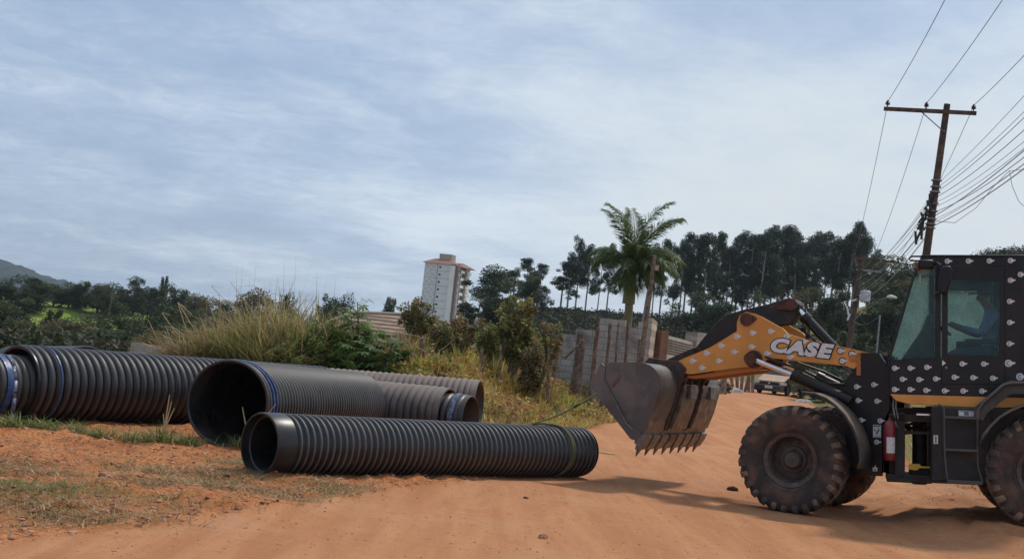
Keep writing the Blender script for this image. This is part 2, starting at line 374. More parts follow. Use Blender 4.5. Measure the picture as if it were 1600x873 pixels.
def earth_mat():
    m, b, out = newmat('red_earth'); v = wpos()
    at = nt.nodes.new('ShaderNodeAttribute'); at.attribute_name = 'mask'; s = nt.nodes.new('ShaderNodeSeparateColor'); nt.links.new(at.outputs['Color'], s.inputs[0])
    rn, gr, far = s.outputs[0], s.outputs[1], s.outputs[2]; fld = at.outputs['Alpha']
    nA = noise(v, .8, 6, .6, .4); nB = noise(v, 6, 8, .7, .3); nC = noise(v, 30, 6, .7)
    # packed road: pale tan-orange with wheel-worn streaks along the road
    mp = nt.nodes.new('ShaderNodeMapping'); mp.inputs['Rotation'].default_value = (0, 0, R(12)); mp.inputs['Scale'].default_value = (2.2, .22, 1); nt.links.new(v, mp.inputs[0])
    mp2 = nt.nodes.new('ShaderNodeMapping'); mp2.inputs['Rotation'].default_value = (0, 0, R(-62)); mp2.inputs['Scale'].default_value = (2.4, .2, 1); nt.links.new(v, mp2.inputs[0])
    st = mth('ADD', mth('MULTIPLY', noise(mp.outputs[0], 1.1, 6, .6, .5), .5), mth('MULTIPLY', noise(mp2.outputs[0], 1.3, 6, .65, .6), .5))
    road = mixc(maprange(st, .34, .68), (.405, .170, .076), (.515, .248, .118))
    road = mixc(maprange(nC, .54, .74, 0, .55), road, (.29, .115, .06))
    road = mixc(maprange(nB, .52, .72), road, (.39, .165, .076))
    road = mixc(maprange(nA, .5, .72, 0, .6), road, (.50, .27, .145))
    dirt = mixc(maprange(nB, .38, .62), (.40, .140, .052), (.54, .215, .085))
    dirt = mixc(maprange(nA, .42, .66, 0, .75), dirt, (.58, .24, .095))
    dirt = mixc(maprange(nC, .48, .62, 0, .9), dirt, (.19, .065, .027))
    dirt = mixc(maprange(noise(v, 2.3, 7, .7, .8), .52, .62, 0, .6), dirt, (.22, .08, .035))
    dirt = mixc(mth('MULTIPLY', gr, maprange(nB, .35, .6)), dirt, (.22, .125, .05))
    col = mixc(maprange(mth('ADD', rn, mth('MULTIPLY', mth('SUBTRACT', nB, .5), .9)), .3, .7), dirt, road)
    veg = mixc(maprange(noise(v, .35, 7, .65, .5), .4, .6), (.17, .15, .05), (.25, .17, .07))
    veg = mixc(maprange(nB, .45, .65), veg, (.09, .085, .03))
    field = mixc(maprange(noise(v, .09, 6, .6), .42, .6), (.16, .24, .035), (.23, .27, .06))
    veg = mixc(fld, veg, field)
    col = mixc(maprange(mth('ADD', far, mth('MULTIPLY', mth('SUBTRACT', nB, .5), .8)), .35, .65), col, veg)
    setin(b, 'Base Color', col); setin(b, 'Roughness', .95); setin(b, 'Specular IOR Level', .15)
    h = mth('ADD', mth('MULTIPLY', nB, .6), mth('MULTIPLY', nC, .25))
    h = mth('ADD', h, mth('MULTIPLY', st, .12))
    # pressed tyre prints: bands of chevron lugs along two passes of a vehicle
    sp_ = nt.nodes.new('ShaderNodeSeparateXYZ'); nt.links.new(v, sp_.inputs[0]); warp = mth('MULTIPLY', mth('SUBTRACT', noise(v, .12, 2), .5), 2.2)
    tot = None
    for ang, cs in ((14, (.55, 2.25)), (27, (-1.6, .1)), (62, (-8.2, -6.5))):
        ca, sa = math.cos(R(ang)), math.sin(R(ang))
        ac = mth('ADD', mth('SUBTRACT', mth('MULTIPLY', sp_.outputs[0], ca), mth('MULTIPLY', sp_.outputs[1], sa)), warp); al = mth('ADD', mth('MULTIPLY', sp_.outputs[0], sa), mth('MULTIPLY', sp_.outputs[1], ca))
        for c_ in cs:
            dd = mth('ABSOLUTE', mth('SUBTRACT', ac, c_)); band = maprange(dd, .20, .15, 0, 1)
            lug = mth('SINE', mth('MULTIPLY', mth('ADD', al, mth('MULTIPLY', dd, 1.1)), 42.)); q_ = mth('MULTIPLY', band, mth('ADD', mth('MULTIPLY', maprange(lug, -.2, .4), -.7), -.3)); tot = q_ if tot is None else mth('ADD', tot, q_)
    prints = mth('MULTIPLY', tot, mth('MULTIPLY', rn, maprange(noise(v, .9, 5, .6, .5), .42, .62)))
    h = mth('ADD', h, mth('MULTIPLY', prints, .22))
    dk = mixc(mth('MULTIPLY', mth('MULTIPLY', prints, -1), .30, clamp=True), col, (.30, .135, .065)); setin(b, 'Base Color', dk)
    bn = nt.nodes.new('ShaderNodeBump'); bn.inputs['Distance'].default_value = .06; nt.links.new(h, bn.inputs['Height'])
    nt.links.new(maprange(rn, 0, 1, 1.0, .75, False), bn.inputs['Strength']); nt.links.new(bn.outputs[0], b.inputs['Normal'])
    return m
M['earth'] = earth_mat()
make_ground()
# distant mountain
def mountain():
    nx, ny = 160, 24; vs = []; fs = []
    prof = [(-260, 60), (-120, 430), (-10, 402), (20, 410), (45, 418), (70, 430), (95, 437), (115, 444), (150, 456), (190, 468), (260, 480)]
    px = np.linspace(-260, 260, nx); top = np.interp(px, [p[0] for p in prof], [max(p[1], 395) for p in prof])
    for i in range(nx):
        q = P(px[i], top[i], 1500)
        for j in range(ny):
            u = j/(ny-1); y = 1380+260*u
            prof_h = math.sin(min(1, u*2)*math.pi/2) if u < .5 else 1-.6*(u-.5)
            x = q.x*y/1500
            n = 5*float(fbm(x*.02+3, y*.02, 4))*(.3+prof_h)+5.*max(0, float(fbm(x*.09, y*.09, 3)))
            vs.append((x, y, -4+(max(q.z+4, 0))*prof_h+n*(1 if q.z > 3 else .2)))
    fs = [(i*ny+j, (i+1)*ny+j, (i+1)*ny+j+1, i*ny+j+1) for i in range(nx-1) for j in range(ny-1)]
    me = bpy.data.meshes.new('mountain'); me.from_pydata(vs, [], fs); me.shade_smooth()
    me.materials.append(mat('mountain_forest', (.012, .024, .030), (.022, .036, .038), .03, .95, world=True, bmp=1, bscale=.12, bd=3))
    o = bpy.data.objects.new('mountain', me); COL.objects.link(o); o['kind'] = 'structure'
mountain()

# ------------------------------------------------------------------ foliage tools
def quadmesh(name, verts, nper, cols, m, faces=None):
    """verts (n*nper,3); nper verts per face (or strip of 2 quads for 6)"""
    n = len(verts)//nper; me = bpy.data.meshes.new(name)
    me.vertices.add(len(verts)); me.vertices.foreach_set('co', np.asarray(verts, np.float32).ravel())
    pat = faces or [tuple(range(nper))]
    li = []; ls = []; lt = []; st = 0
    idx = np.arange(n)[:, None]*nper
    blocks = [idx+np.array(p)[None, :] for p in pat]
    loops = np.concatenate([b.reshape(n, -1) for b in blocks], 1).ravel()
    sizes = np.tile([len(p) for p in pat], n); starts = np.concatenate([[0], np.cumsum(sizes)[:-1]])
    me.loops.add(len(loops)); me.loops.foreach_set('vertex_index', loops.astype(np.int32))
    me.polygons.add(len(sizes)); me.polygons.foreach_set('loop_start', starts.astype(np.int32)); me.polygons.foreach_set('loop_total', sizes.astype(np.int32))
    me.update(); me.validate()
    a = me.attributes.new('Col', 'FLOAT_COLOR', 'POINT')
    c = np.repeat(np.concatenate([cols, np.ones((n, 1))], 1), nper, 0).astype(np.float32); a.data.foreach_set('color', c.ravel())
    me.materials.append(m); return me
def leaf_verts(pos, size, rg, aspect=.45, droop=0., updir=None):
    n = len(pos); d = rg.normal(size=(n, 3)); d[:, 2] = d[:, 2]*.6-droop
    d /= np.linalg.norm(d, axis=1)[:, None]
    e = rg.normal(size=(n, 3)); e -= (e*d).sum(1)[:, None]*d; e /= np.linalg.norm(e, axis=1)[:, None]
    s = size*rg.uniform(.6, 1.35, n)
    s = s[:, None]
    a = pos; b = pos+d*s*.5+e*s*aspect*.5; c = pos+d*s; f = pos+d*s*.5-e*s*aspect*.5
    return np.stack([a, b, c, f], 1).reshape(-1, 3)
def clump_points(n, c, r, rg, shell=.5):
    d = rg.normal(size=(n, 3)); d /= np.linalg.norm(d, axis=1)[:, None]
    k = rg.uniform(shell**3, 1, n)**(1/3)
    k *= 1+.28*np.sin(d[:, 0]*5+c[0])*np.cos(d[:, 1]*4+c[1])*np.sin(d[:, 2]*6+c[2])
    return np.array(c)+d*k[:, None]*np.array(r)
def foliage_mesh(name, clumps, size, rg, cols, m=None, aspect=.5, droop=.1, shell=.45, extra=None):
    """clumps: (centre, radii, n)"""
    pos = []; cc = []
    for c, r, n in clumps:
        pos.append(clump_points(n, c, r, rg, shell)); base = np.array(cols[rg.integers(len(cols))])
        cc.append(base*rg.uniform(.7, 1.35, (n, 1))*np.array([1, 1, 1])*(1+rg.normal(0, .06, (n, 3))))
    pos = np.concatenate(pos); cc = np.clip(np.concatenate(cc), .004, 1)
    return quadmesh(name, leaf_verts(pos, size, rg, aspect, droop), 4, cc, m or M['leaf'])
def blades(name, x, y, z0, h, width, rg, cols, lean=.35, curl=.5, m=None, seeds=False, flat=0.):
    n = len(x); az = rg.uniform(0, 2*np.pi, n); ln = np.abs(rg.normal(lean, lean*.5, n))
    dx = np.cos(az); dy = np.sin(az); hh = h*rg.uniform(.55, 1.25, n)
    wx = -np.sin(az+rg.normal(0, .6, n)); wy = np.cos(az+rg.normal(0, .6, n)); w_ = width*rg.uniform(.6, 1.3, n)
    out = []
    for k, (t, wk) in enumerate(((0, 1), (.5, .8), (1, .05))):
        off = ln*hh*(t+curl*t*t); zz = z0+hh*(t-.35*curl*t*t*np.minimum(ln*2, 1.6))*(1-flat)
        cx = x+dx*off; cy = y+dy*off
        out += [np.stack([cx-wx*w_*wk/2, cy-wy*w_*wk/2, zz], -1), np.stack([cx+wx*w_*wk/2, cy+wy*w_*wk/2, zz], -1)]
    v = np.stack(out, 1).reshape(-1, 3)
    ci = rg.integers(len(cols), size=n); cc = np.clip(np.array(cols)[ci]*rg.uniform(.7, 1.3, (n, 1)), .004, 1)
    return quadmesh(name, v, 6, cc, m or M['straw'], [(0, 1, 3, 2), (2, 3, 5, 4)])
def link(me, name, loc=None, parent=None):
    o = bpy.data.objects.new(name, me); COL.objects.link(o)
    if loc is not None: o.location = loc
    if parent: o.parent = parent
    return o
def trunk(parts, name='trunk', m=None, parent=None, n=7):
    mb = MB()
    for pts, rs in parts: mb.tube(pts, rs, n)
    return mb.build(name, m or M['bark'], parent, smooth=60)
EU = [(.024, .044, .028), (.032, .056, .032), (.048, .072, .038), (.02, .036, .025)]
DK = [(.042, .066, .030), (.058, .082, .036), (.034, .054, .027), (.08, .095, .042)]
OL = [(.10, .10, .042), (.07, .08, .032), (.12, .105, .05)]
BR = [(.22, .15, .075), (.15, .13, .055), (.26, .18, .085), (.12, .12, .05)]
OLS = [(.22, .22, .07), (.29, .26, .09), (.16, .18, .055)]
def euc(seed, h=14.):
    rg = np.random.default_rng(seed); k = 6+seed % 3
    bend = rg.normal(0, .35, 2)
    tp = [(bend[0]*t*t, bend[1]*t*t, h*t) for t in np.linspace(0, .93, 8)]
    parts = [(tp, [.17*(1-.8*t)+.02 for t in np.linspace(0, 1, 8)])]; cl = []
    for i in range(k):
        t = .33+.6*(i+rg.uniform(0, .6))/k; a = rg.uniform(0, 6.28); ln = rg.uniform(.8, 2.1)*(1.25-t*.75)
        b = np.array([bend[0]*t*t, bend[1]*t*t, h*t]); e = b+np.array([math.cos(a)*ln, math.sin(a)*ln, rg.uniform(.5, 1.3)])
        parts.append(([tuple(b), tuple((b+e)/2+[0, 0, .12]), tuple(e)], [.06, .04, .02]))
        rad = rg.uniform(.75, 1.3)
        cl.append((e, (rad, rad, rad*.95), int(470*rad*rad)))
        for q in range(3):
            o = rg.normal(0, .8, 3)*[1, 1, .9]; cl.append((e+o, (rad*.55, rad*.55, rad*.5), int(170*rad)))
    cl.append(((bend[0], bend[1], h*.96), (.85, .85, 1.0), 480))
    me = foliage_mesh('crown', cl, .27, rg, EU, aspect=.45, droop=.5, shell=.25)
    mb = MB()
    for p_, r_ in parts: mb.tube(p_, r_, 6)
    return me, mb
def tree_from(kind_name, me, mb, loc, rz, sc, barkm):
    root = empty(kind_name, loc, rz); root.scale = sc
    t = mb.build('trunk', barkm, root, smooth=60); link(me, 'crown', None, root)
    return root
def broad(seed, h=7., w=3.2, cols=DK, dens=1., size=.26, low=.2, flatten=.8):
    rg = np.random.default_rng(seed); cl = []; parts = []
    parts.append(([(0, 0, 0), (.1, .05, h*.25), (.05, -.1, h*.5), (0, 0, h*.75)], [.2, .16, .12, .05]))
    for i in range(9):
        a = rg.uniform(0, 6.28); t = rg.uniform(low, .85); rr = w*.62*math.sqrt(max(0, 1-((t-.5)/.62)**2))*rg.uniform(.5, 1)
        c = np.array([math.cos(a)*rr, math.sin(a)*rr, h*t]); rad = rg.uniform(.28, .46)*w
        parts.append(([(0, 0, h*t*.55), tuple(c*[.5, .5, .85]), tuple(c)], [.09, .06, .03]))
        cl.append((c, (rad, rad, rad*flatten), int(700*dens*rad*rad/1.5)))
        for q in range(3): cl.append((c+rg.normal(0, rad*.75, 3), (rad*.4, rad*.4, rad*.35), int(130*dens*rad)))
    cl.append(((0, 0, h*.86), (w*.42, w*.42, h*.14), int(500*dens)))
    me = foliage_mesh('crown', cl, size, rg, cols, shell=.35)
    mb = MB()
    for p_, r_ in parts: mb.tube(p_, r_, 6)
    return me, mb
def top_of(me): 
    a = np.empty(len(me.vertices)*3, np.float32); me.vertices.foreach_get('co', a); return a.reshape(-1, 3)[:, 2]
def place(name, proto, px, pytop, Y, label, cat, group=None, width=None, barkm=None, zbase=None, rz=None):
    """stand a copy of proto where its base sits on the ground and its top reaches the height the photo shows"""
    me, mb, t0, topz, half = proto
    q = P(px, pytop, Y); zb = H(q.x, Y)-.1 if zbase is None else zbase
    s = max(.15, (q.z-zb)/topz); wx = s if width is None else width/half
    if t0[0] is None:
        root = tree_from(name, me, mb, (0, 0, 0), 0, (1, 1, 1), barkm or M['bark']); t0[0] = root
    else: root = copy_tree(t0[0]); root.name = name
    # keep the base under the crown along the slightly leaning image vertical
    root.location = (q.x, Y, zb); root.scale = (wx, wx, s); root.rotation_euler = (0, 0, random.uniform(0, 6.28) if rz is None else rz)
    for k in ('label', 'category', 'group'):
        if k in root: del root[k]
    tag(root, label, cat, group); return root
def proto(pair):
    me, mb = pair; z = top_of(me)
    a = np.empty(len(me.vertices)*3, np.float32); me.vertices.foreach_get('co', a); a = a.reshape(-1, 3)
    return [me, mb, [None], float(np.percentile(z, 99.6)), float(np.percentile(np.hypot(a[:, 0], a[:, 1]), 97))]

# ------------------------------------------------------------------ eucalyptus grove on the ridge
EP = [proto(euc(s)) for s in range(5)]
tops = [(735, 425), (755, 415), (800, 420), (826, 404), (845, 400), (868, 415), (885, 392), (912, 371), (940, 374), (965, 380), (1000, 385), (1040, 372), (1062, 372), (1085, 362), (1118, 358), (1140, 372), (1160, 366), (1200, 352), (1240, 352), (1270, 362), (1300, 366), (1325, 358), (1342, 350), (1362, 385), (1385, 410)]
tx = [a for a, b in tops]; ty = [b for a, b in tops]
rE = random.Random(4); k = 0; x = 800
ORD = ['first', 'second', 'third', 'fourth', 'fifth', 'sixth', 'seventh', 'eighth', 'ninth', 'tenth', 'eleventh', 'twelfth', 'thirteenth', 'fourteenth', 'fifteenth', 'sixteenth']
GL = 'tall thin eucalyptus with dark crown in the grove on the ridge behind the palm'
spec = {826: 'lone round-topped eucalyptus left of the grove gap', 912: 'slender eucalyptus standing highest left of the palm', 1342: 'tallest eucalyptus at the right end of the ridge row, by the far power pole'}
xs = [806, 826, 846, 882, 896, 912, 926, 942, 957, 1030, 1044, 1060] + list(range(1072, 1372, 9))
for i, x in enumerate(xs):
    yt = np.interp(x, tx, ty)+(rE.uniform(-3, 16) if x not in (826, 912) else 0)
    Y = rE.uniform(190, 212)
    lab = GL if x == 1342 else spec.get(x, GL)
    if x < 1065 and x not in spec: lab = '%s eucalyptus from the left end of the sparse ridge row' % ORD[i]
    if x == xs[-1]: lab = GL
    o = place('eucalyptus', EP[rE.randrange(5)], x+rE.uniform(-2, 2), yt, Y, lab, 'eucalyptus', 'eucalyptus trees along the ridge', width=rE.uniform(1.75, 2.7)*(1.2 if x > 1075 else 1.), barkm=M['palebark'])
o = place('eucalyptus', EP[2], 1343, 349, 196, spec[1342], 'eucalyptus', 'eucalyptus trees along the ridge', width=3.2)
# ------------------------------------------------------------------ broad dark trees
BP = [proto(broad(20+s)) for s in range(4)]; OP = [proto(broad(40+s, cols=OL, dens=.8)) for s in range(2)]
TP = proto(broad(60, h=9, w=3, cols=[(.028, .05, .02), (.04, .065, .025)], dens=1.5, low=.05))
for i, (x, y, Y, wd, pr, lab) in enumerate([
    (774, 418, 172, 3.9, TP, 'dense dark green tree right beside the apartment tower'),
    (752, 458, 160, 2.8, BP[1], 'low rounded dark tree at the foot of the apartment tower'),
    (800, 440, 150, 4.4, BP[0], 'broad dark tree between the tower and the eucalyptus gap'),
    (835, 432, 165, 3.0, BP[2], 'dark tree under the lone eucalyptus left of the palm'),
    (612, 466, 190, 2.0, BP[2], 'small round tree on the skyline left of the apartment tower'),
    (545, 463, 170, 3.0, BP[0], 'round dark tree above the pale roof gable'),
    (520, 464, 165, 2.6, BP[3], 'dark tree at the left of the pale roof gable'),
    (405, 455, 140, 2.8, OP[0], 'feathery olive tree rising behind the tall dry grass'),
    (452, 461, 140, 2.0, OP[1], 'flat-topped small olive tree behind the tall dry grass'),
    (1095, 458, 150, 3.4, BP[1], 'bushy tree low on the ridge right of the palm'),
    (1130, 470, 140, 3.0, BP[3], 'bushy undergrowth tree above the black rocker of the loader'),
    (1190, 462, 165, 3.4, BP[0], 'bushy tree below the middle of the eucalyptus row'),
    (1270, 450, 150, 3.6, OP[1], 'olive rounded tree below the right half of the eucalyptus row'),
    (1310, 455, 130, 3.2, BP[2], 'dark tree left of the far power pole'),
    (1395, 402, 165, 5.2, BP[1], 'large dark tree behind the crossarm of the far power pole'),
    (1425, 412, 150, 4.6, BP[3], 'dark tree on the hill touching the cab windscreen'),
    (1365, 440, 130, 4.0, BP[0], 'dark tree behind the transformer of the far pole'),
    (1450, 430, 135, 4.4, OP[0], 'olive tree seen through the cab front glass'),
    (1500, 430, 120, 4.6, BP[2], 'dark tree seen through the cab door glass'),
    (1560, 425, 120, 4.6, BP[0], 'dark tree seen behind the operator'),
    (1620, 420, 120, 4.6, BP[1], 'dark tree hidden behind the rear of the cab'),
    (1240, 500, 100, 3.0, OP[1], 'brownish bush on the hill above the lettering of the arm'),
    (1330, 520, 90, 2.6, BP[2], 'low bush at the foot of the far power pole'),
    (1300, 575, 62, 1.5, BP[1], 'leafy bush between the lift cylinder and the front tower'),
    (1275, 580, 66, 1.2, OP[0], 'pale green bush behind the lift cylinder'),
    (1410, 545, 62, 1.6, OP[1], 'yellowish bush low beside the windscreen')]):
    place('broadleaf_tree' if Y > 95 else 'bush', pr, x, y, Y, lab, 'tree' if Y > 95 else 'bush', 'trees on the hillside' if Y > 95 else None, width=wd)
LTREES = [(12, 436, 212, 3.6), (38, 432, 205, 4.2), (62, 440, 215, 4.0), (88, 443, 218, 3.8), (112, 442, 222, 3.4), (132, 440, 216, 3.2), (158, 444, 220, 3.4), (176, 443, 214, 3.4), (214, 434, 222, 2.6), (196, 452, 226, 3.2),
    (240, 450, 215, 3.0), (262, 444, 210, 3.4), (284, 452, 205, 3.2), (306, 460, 200, 3.0), (330, 466, 190, 3.0), (356, 472, 180, 2.8), (8, 470, 110, 3.4), (-18, 462, 120, 4.0), (24, 500, 90, 2.2), (82, 484, 100, 1.2), (120, 500, 84, 2.6), (150, 492, 95, 2.4), (186, 496, 100, 2.2), (212, 500, 90, 2.4), (238, 484, 105, 2.6), (262, 478, 100, 2.6), (290, 484, 95, 2.4), (60, 516, 70, 2.2), (100, 520, 66, 2.2), (140, 522, 64, 2.4), (180, 518, 62, 2.2), (230, 512, 64, 2.4), (275, 510, 66, 2.2), (325, 496, 80, 2.4), (10, 525, 62, 2.2)]
pos_words = {0: 'dark tree at the far left edge under the mountain', 1: 'wide umbrella-shaped dark tree on the skyline below the mountain', 8: 'open tree with separate leaf clumps standing out on the left skyline', 19: 'small pointed dark tree in front of the green field', 11: 'domed dark tree with the twin cypress tips above it'}
cat3 = lambda Y: 0 if Y > 170 else 1 if Y >= 75 else 2
for i, (x, y, Y, wd) in enumerate(LTREES):
    rank = sorted(t_[0] for t_ in LTREES if cat3(t_[2]) == cat3(Y)).index(x)
    lab = pos_words.get(i) or (('%s tree from the left in the wooded skyline on the left' if Y > 170 else '%s tree from the left in the dark thicket below the skyline') % ORD[rank])
    if Y < 75: lab = '%s low scrub tree from the left just above the left pipes' % ORD[rank]
    place('broadleaf_tree', (BP+OP)[[0, 1, 2, 3, 0, 2, 4][i % 7]], x, y, Y, lab, 'tree', 'trees on the left skyline' if Y > 170 else 'trees in the left thicket' if Y > 75 else 'scrub trees above the left pipes', width=wd*1.15)
# twin cypress
cyp = proto((foliage_mesh('crown', [((0, 0, 1+.5*i), (.55*(1-i/9), .55*(1-i/9), .5), 160) for i in range(9)], .2, np.random.default_rng(5), DK), (lambda m_: (m_.tube([(0, 0, 0), (0, 0, 3)], [.1, .04], 6), m_)[1])(MB())))
place('cypress', cyp, 255, 433, 212, 'narrow cypress tip, left one of the twin pair on the left skyline', 'cypress', 'twin cypresses')
place('cypress', cyp, 261, 432, 212, 'narrow cypress tip, right one of the twin pair on the left skyline', 'cypress', 'twin cypresses')
# undergrowth that covers the ridge and the valley: nobody could count it
def scrub():
    rg = np.random.default_rng(9); cl = []
    n = 2600
    Y = rg.uniform(72, 208, n); t = rg.uniform(-14, 85, n); x = t*Y/200
    keep = (x > np.interp(Y, RB[:, 1], RB[:, 0])+2) | (x < np.interp(Y, LB[:, 1], LB[:, 0])-3); Y = Y[keep]; x = x[keep]
    z = HV(x, Y)
    for a, b, c in zip(x, Y, z):
        r = rg.uniform(.5, 1.5)*(1-.55*float(ss(170, 195, b))*(a < 44*b/200)); cl.append(((a, b, c+r*.35), (r*1.4, r*1.4, r*rg.uniform(.5, 1.0)), int(75+45*r)))
    me = foliage_mesh('hillside_scrub', cl, .30, rg, [(.028, .033, .018), (.038, .040, .021), (.048, .043, .024), (.022, .029, .016)], aspect=.7)
    tag(link(me, 'hillside_scrub'), 'dark scrub covering the hillside below the eucalyptus row', 'scrub', kind='stuff')
    cl = []
    n = 1500; Y = rg.uniform(38, 130, n); t = rg.uniform(-95, -32, n); x = t*Y/200; z = HV(x, Y)
    keep = ~((Y > 92) & (t < -55)); x = x[keep]; Y = Y[keep]; z = z[keep]
    for a, b, c in zip(x, Y, z):
        r = rg.uniform(.3, 1.)*(.6+b/130); cl.append(((a, b, c+r*.3), (r*1.3, r*1.3, r*rg.uniform(.5, 1.)), int(70+30*r)))
    me = foliage_mesh('valley_scrub', cl, .22, rg, [(.035, .045, .02), (.05, .055, .026), (.07, .06, .03), (.025, .035, .016)], aspect=.7)
    tag(link(me, 'valley_scrub'), 'dark undergrowth filling the valley behind the pipes on the left', 'scrub', kind='stuff')
scrub()

# ------------------------------------------------------------------ grass, weeds and shrubs near the road
YG = [(.66, .50, .11), (.54, .46, .09), (.68, .47, .15), (.36, .37, .07), (.60, .38, .12)]
DRY = [(.47, .33, .17), (.38, .26, .13), (.56, .41, .23), (.30, .20, .10)]
GRN = [(.13, .21, .05), (.18, .25, .06), (.10, .16, .04)]
def bank_grass():
    rg = np.random.default_rng(11); n = 120000
    y = rg.uniform(26, 62, n); y = 26+(y-26)**1.0
    x = rg.uniform(-9, 12, n)
    xl = np.interp(y, LB[:, 1], LB[:, 0]); d = np.minimum((xl-x)*.96, y-26.3)
    k = (d > -.15) & (x > -.235*y-3) & (rg.uniform(size=n) < np.where(y < 42, 1, .4)); x, y, d = x[k], y[k], d[k]
    z = HV(x, y); p = fbm(x*.5, y*.5, 3); q = fbm(x*1.3+40, y*1.3, 3)
    h = .16+.16*ss(-.2, .4, p)+.10*ss(1, 5, d)
    me = blades('bank_grass', x, y, z-.02, h, .022, rg, YG+[(.40, .25, .11), (.30, .15, .07)], .5, .7)
    # colour patches: greener, yellower and red-brown drifts
    a = me.attributes['Col']; c = np.empty(len(a.data)*4, np.float32); a.data.foreach_get('color', c); c = c.reshape(-1, 4)
    pr = np.repeat(ss(.05, .35, q), 6)[:, None]; c[:, :3] = c[:, :3]*(1-pr*.55)+pr*.55*np.array([.27, .15, .07])
    pg = np.repeat(ss(.1, .4, -q), 6)[:, None]; c[:, :3] = c[:, :3]*(1-pg*.5)+pg*.5*np.array([.15, .20, .05]); a.data.foreach_set('color', c.ravel())
    tag(link(me, 'bank_grass'), 'yellow-green grass covering the roadside bank behind the pipes', 'grass', kind='stuff')
    # weeds with leaves
    cl = []
    for i in range(900):
        yy = rg.uniform(26.5, 44); xx = rg.uniform(-8, 6); xl = float(np.interp(yy, LB[:, 1], LB[:, 0]))
        if min((xl-xx)*.96, yy-26.3) < .1: continue
        r = rg.uniform(.10, .34); cl.append(((xx, yy, float(HV(xx, yy))+r*.6), (r*1.3, r*1.3, r), int(26+r*90)))
    me = foliage_mesh('bank_weeds', cl, .10, rg, [(.30, .28, .07), (.44, .32, .10), (.36, .18, .07), (.17, .20, .05), (.48, .30, .11), (.52, .38, .15), (.22, .10, .05)], aspect=.6)
    tag(link(me, 'bank_weeds'), 'low leafy weeds in yellow, green and rust on the roadside bank', 'weeds', kind='stuff')
    # verge beyond the road on the right
    n = 26000; y = rg.uniform(21, 66, n); x = rg.uniform(5, 34, n); k = (x > np.interp(y, RB[:, 1], RB[:, 0])+.3) & (x < .47*y+3); x, y = x[k], y[k]
    me = blades('verge_grass', x, y, HV(x, y)-.02, .22, .03, rg, YG+GRN, .5, .7)
    tag(link(me, 'verge_grass'), 'green and yellow grass on the verge seen under the loader cab', 'grass', kind='stuff')
bank_grass()
M['stalk'] = mat('straw_stalk', (.58, .44, .25), (.42, .30, .15), 3, .8)
def tall_grass(name, cx, cy, rx, ry, n, h, label, cols=DRY+[(.24, .23, .08)], seeds=.15, curl=.5, lean=.22, wd=.016, seed=1):
    rg = np.random.default_rng(seed); a = rg.uniform(0, 6.28, n); r = np.sqrt(rg.uniform(0, 1, n))
    nt_ = max(4, n//90); ta = rg.uniform(0, 6.28, nt_); tr_ = np.sqrt(rg.uniform(0, 1, nt_)); ti = rg.integers(0, nt_, n)
    x = cx+rx*tr_[ti]*np.cos(ta[ti])+rg.normal(0, .09, n); y = cy+ry*tr_[ti]*np.sin(ta[ti])+rg.normal(0, .09, n); r = tr_[ti]; hh = h*(1.0-.4*r**2)*rg.uniform(.55, 1.1, nt_)[ti]
    me = blades(name, x, y, H0(x, y)-.03, hh, wd, rg, cols, lean, curl)
    root = link(me, name)
    if n >= 1000:
        mb = MB(); rq = random.Random(seed)
        for q_ in range(int(n/38)):
            a_ = rq.uniform(0, 6.28); rr_ = math.sqrt(rq.random()); bx, by = cx+rx*rr_*math.cos(a_), cy-ry*abs(rr_*math.sin(a_)); bz = H(bx, by); hh_ = h*rq.uniform(.35, .95); lx = rq.gauss(0, .35)*hh_; ly = rq.gauss(-.1, .2)*hh_; kx = rq.gauss(0, .4)*hh_
            mb.tube([(bx, by, bz), (bx+lx*.5, by+ly*.5, bz+hh_*.6), (bx+lx, by+ly, bz+hh_), (bx+lx+kx*.5, by+ly, bz+hh_*(1-.25*rq.random()))], [.011, .009, .007, .004], 4)
        k_ = mb.build('stalk', M['stalk'], root, smooth=60); k_['kind'] = 'stuff'
    ns = int(n*seeds*.045)
    if ns:
        i = rg.integers(0, n, ns); me2 = blades('stem', x[i], y[i], H0(x[i], y[i]), h*1.18, wd*.4, rg, [(.36, .28, .17), (.26, .20, .12)], .12, .3)
        o = link(me2, 'seed_stem', None, root); o['kind'] = 'stuff'
    tag(root, label, 'tall grass'); return root
def shrub(name, px, py, Y, wd, cols, size, label, cat='shrub', nst=14, dens=1., seed=1, up=1., zb=None):
    q = P(px, py, Y); z0 = H(q.x, Y)-.05; h = q.z-z0; rg = np.random.default_rng(seed)
    root = empty(name, (q.x, Y, z0)); mb = MB(); cl = []
    for i in range(nst):
        a = rg.uniform(0, 6.28); e = np.array([math.cos(a)*wd*rg.uniform(.1, .9), math.sin(a)*wd*rg.uniform(.1, .9), h*rg.uniform(.55, 1.)])
        m_ = e*[.35, .35, .55]+rg.normal(0, .05, 3); mb.tube([(0, 0, 0), tuple(m_), tuple(e)], [.022, .013, .005], 5)
        for t in np.linspace(.03, 1., 10):
            c = m_*(1-t)+e*t if t > 0 else e; r = rg.uniform(.09, .22)*max(wd, .5)
            cl.append((c+rg.normal(0, .09, 3), (r, r, r*1.3), int(dens*rg.uniform(16, 36))))
        
    mb.build('stem', M['bark'], root, smooth=60)
    link(foliage_mesh('foliage', cl, size, rg, cols, aspect=.5, shell=.1, droop=0), 'foliage', None, root)
    tag(root, label, cat); return root
gx = lambda px, Y: P(px, 540, Y).x
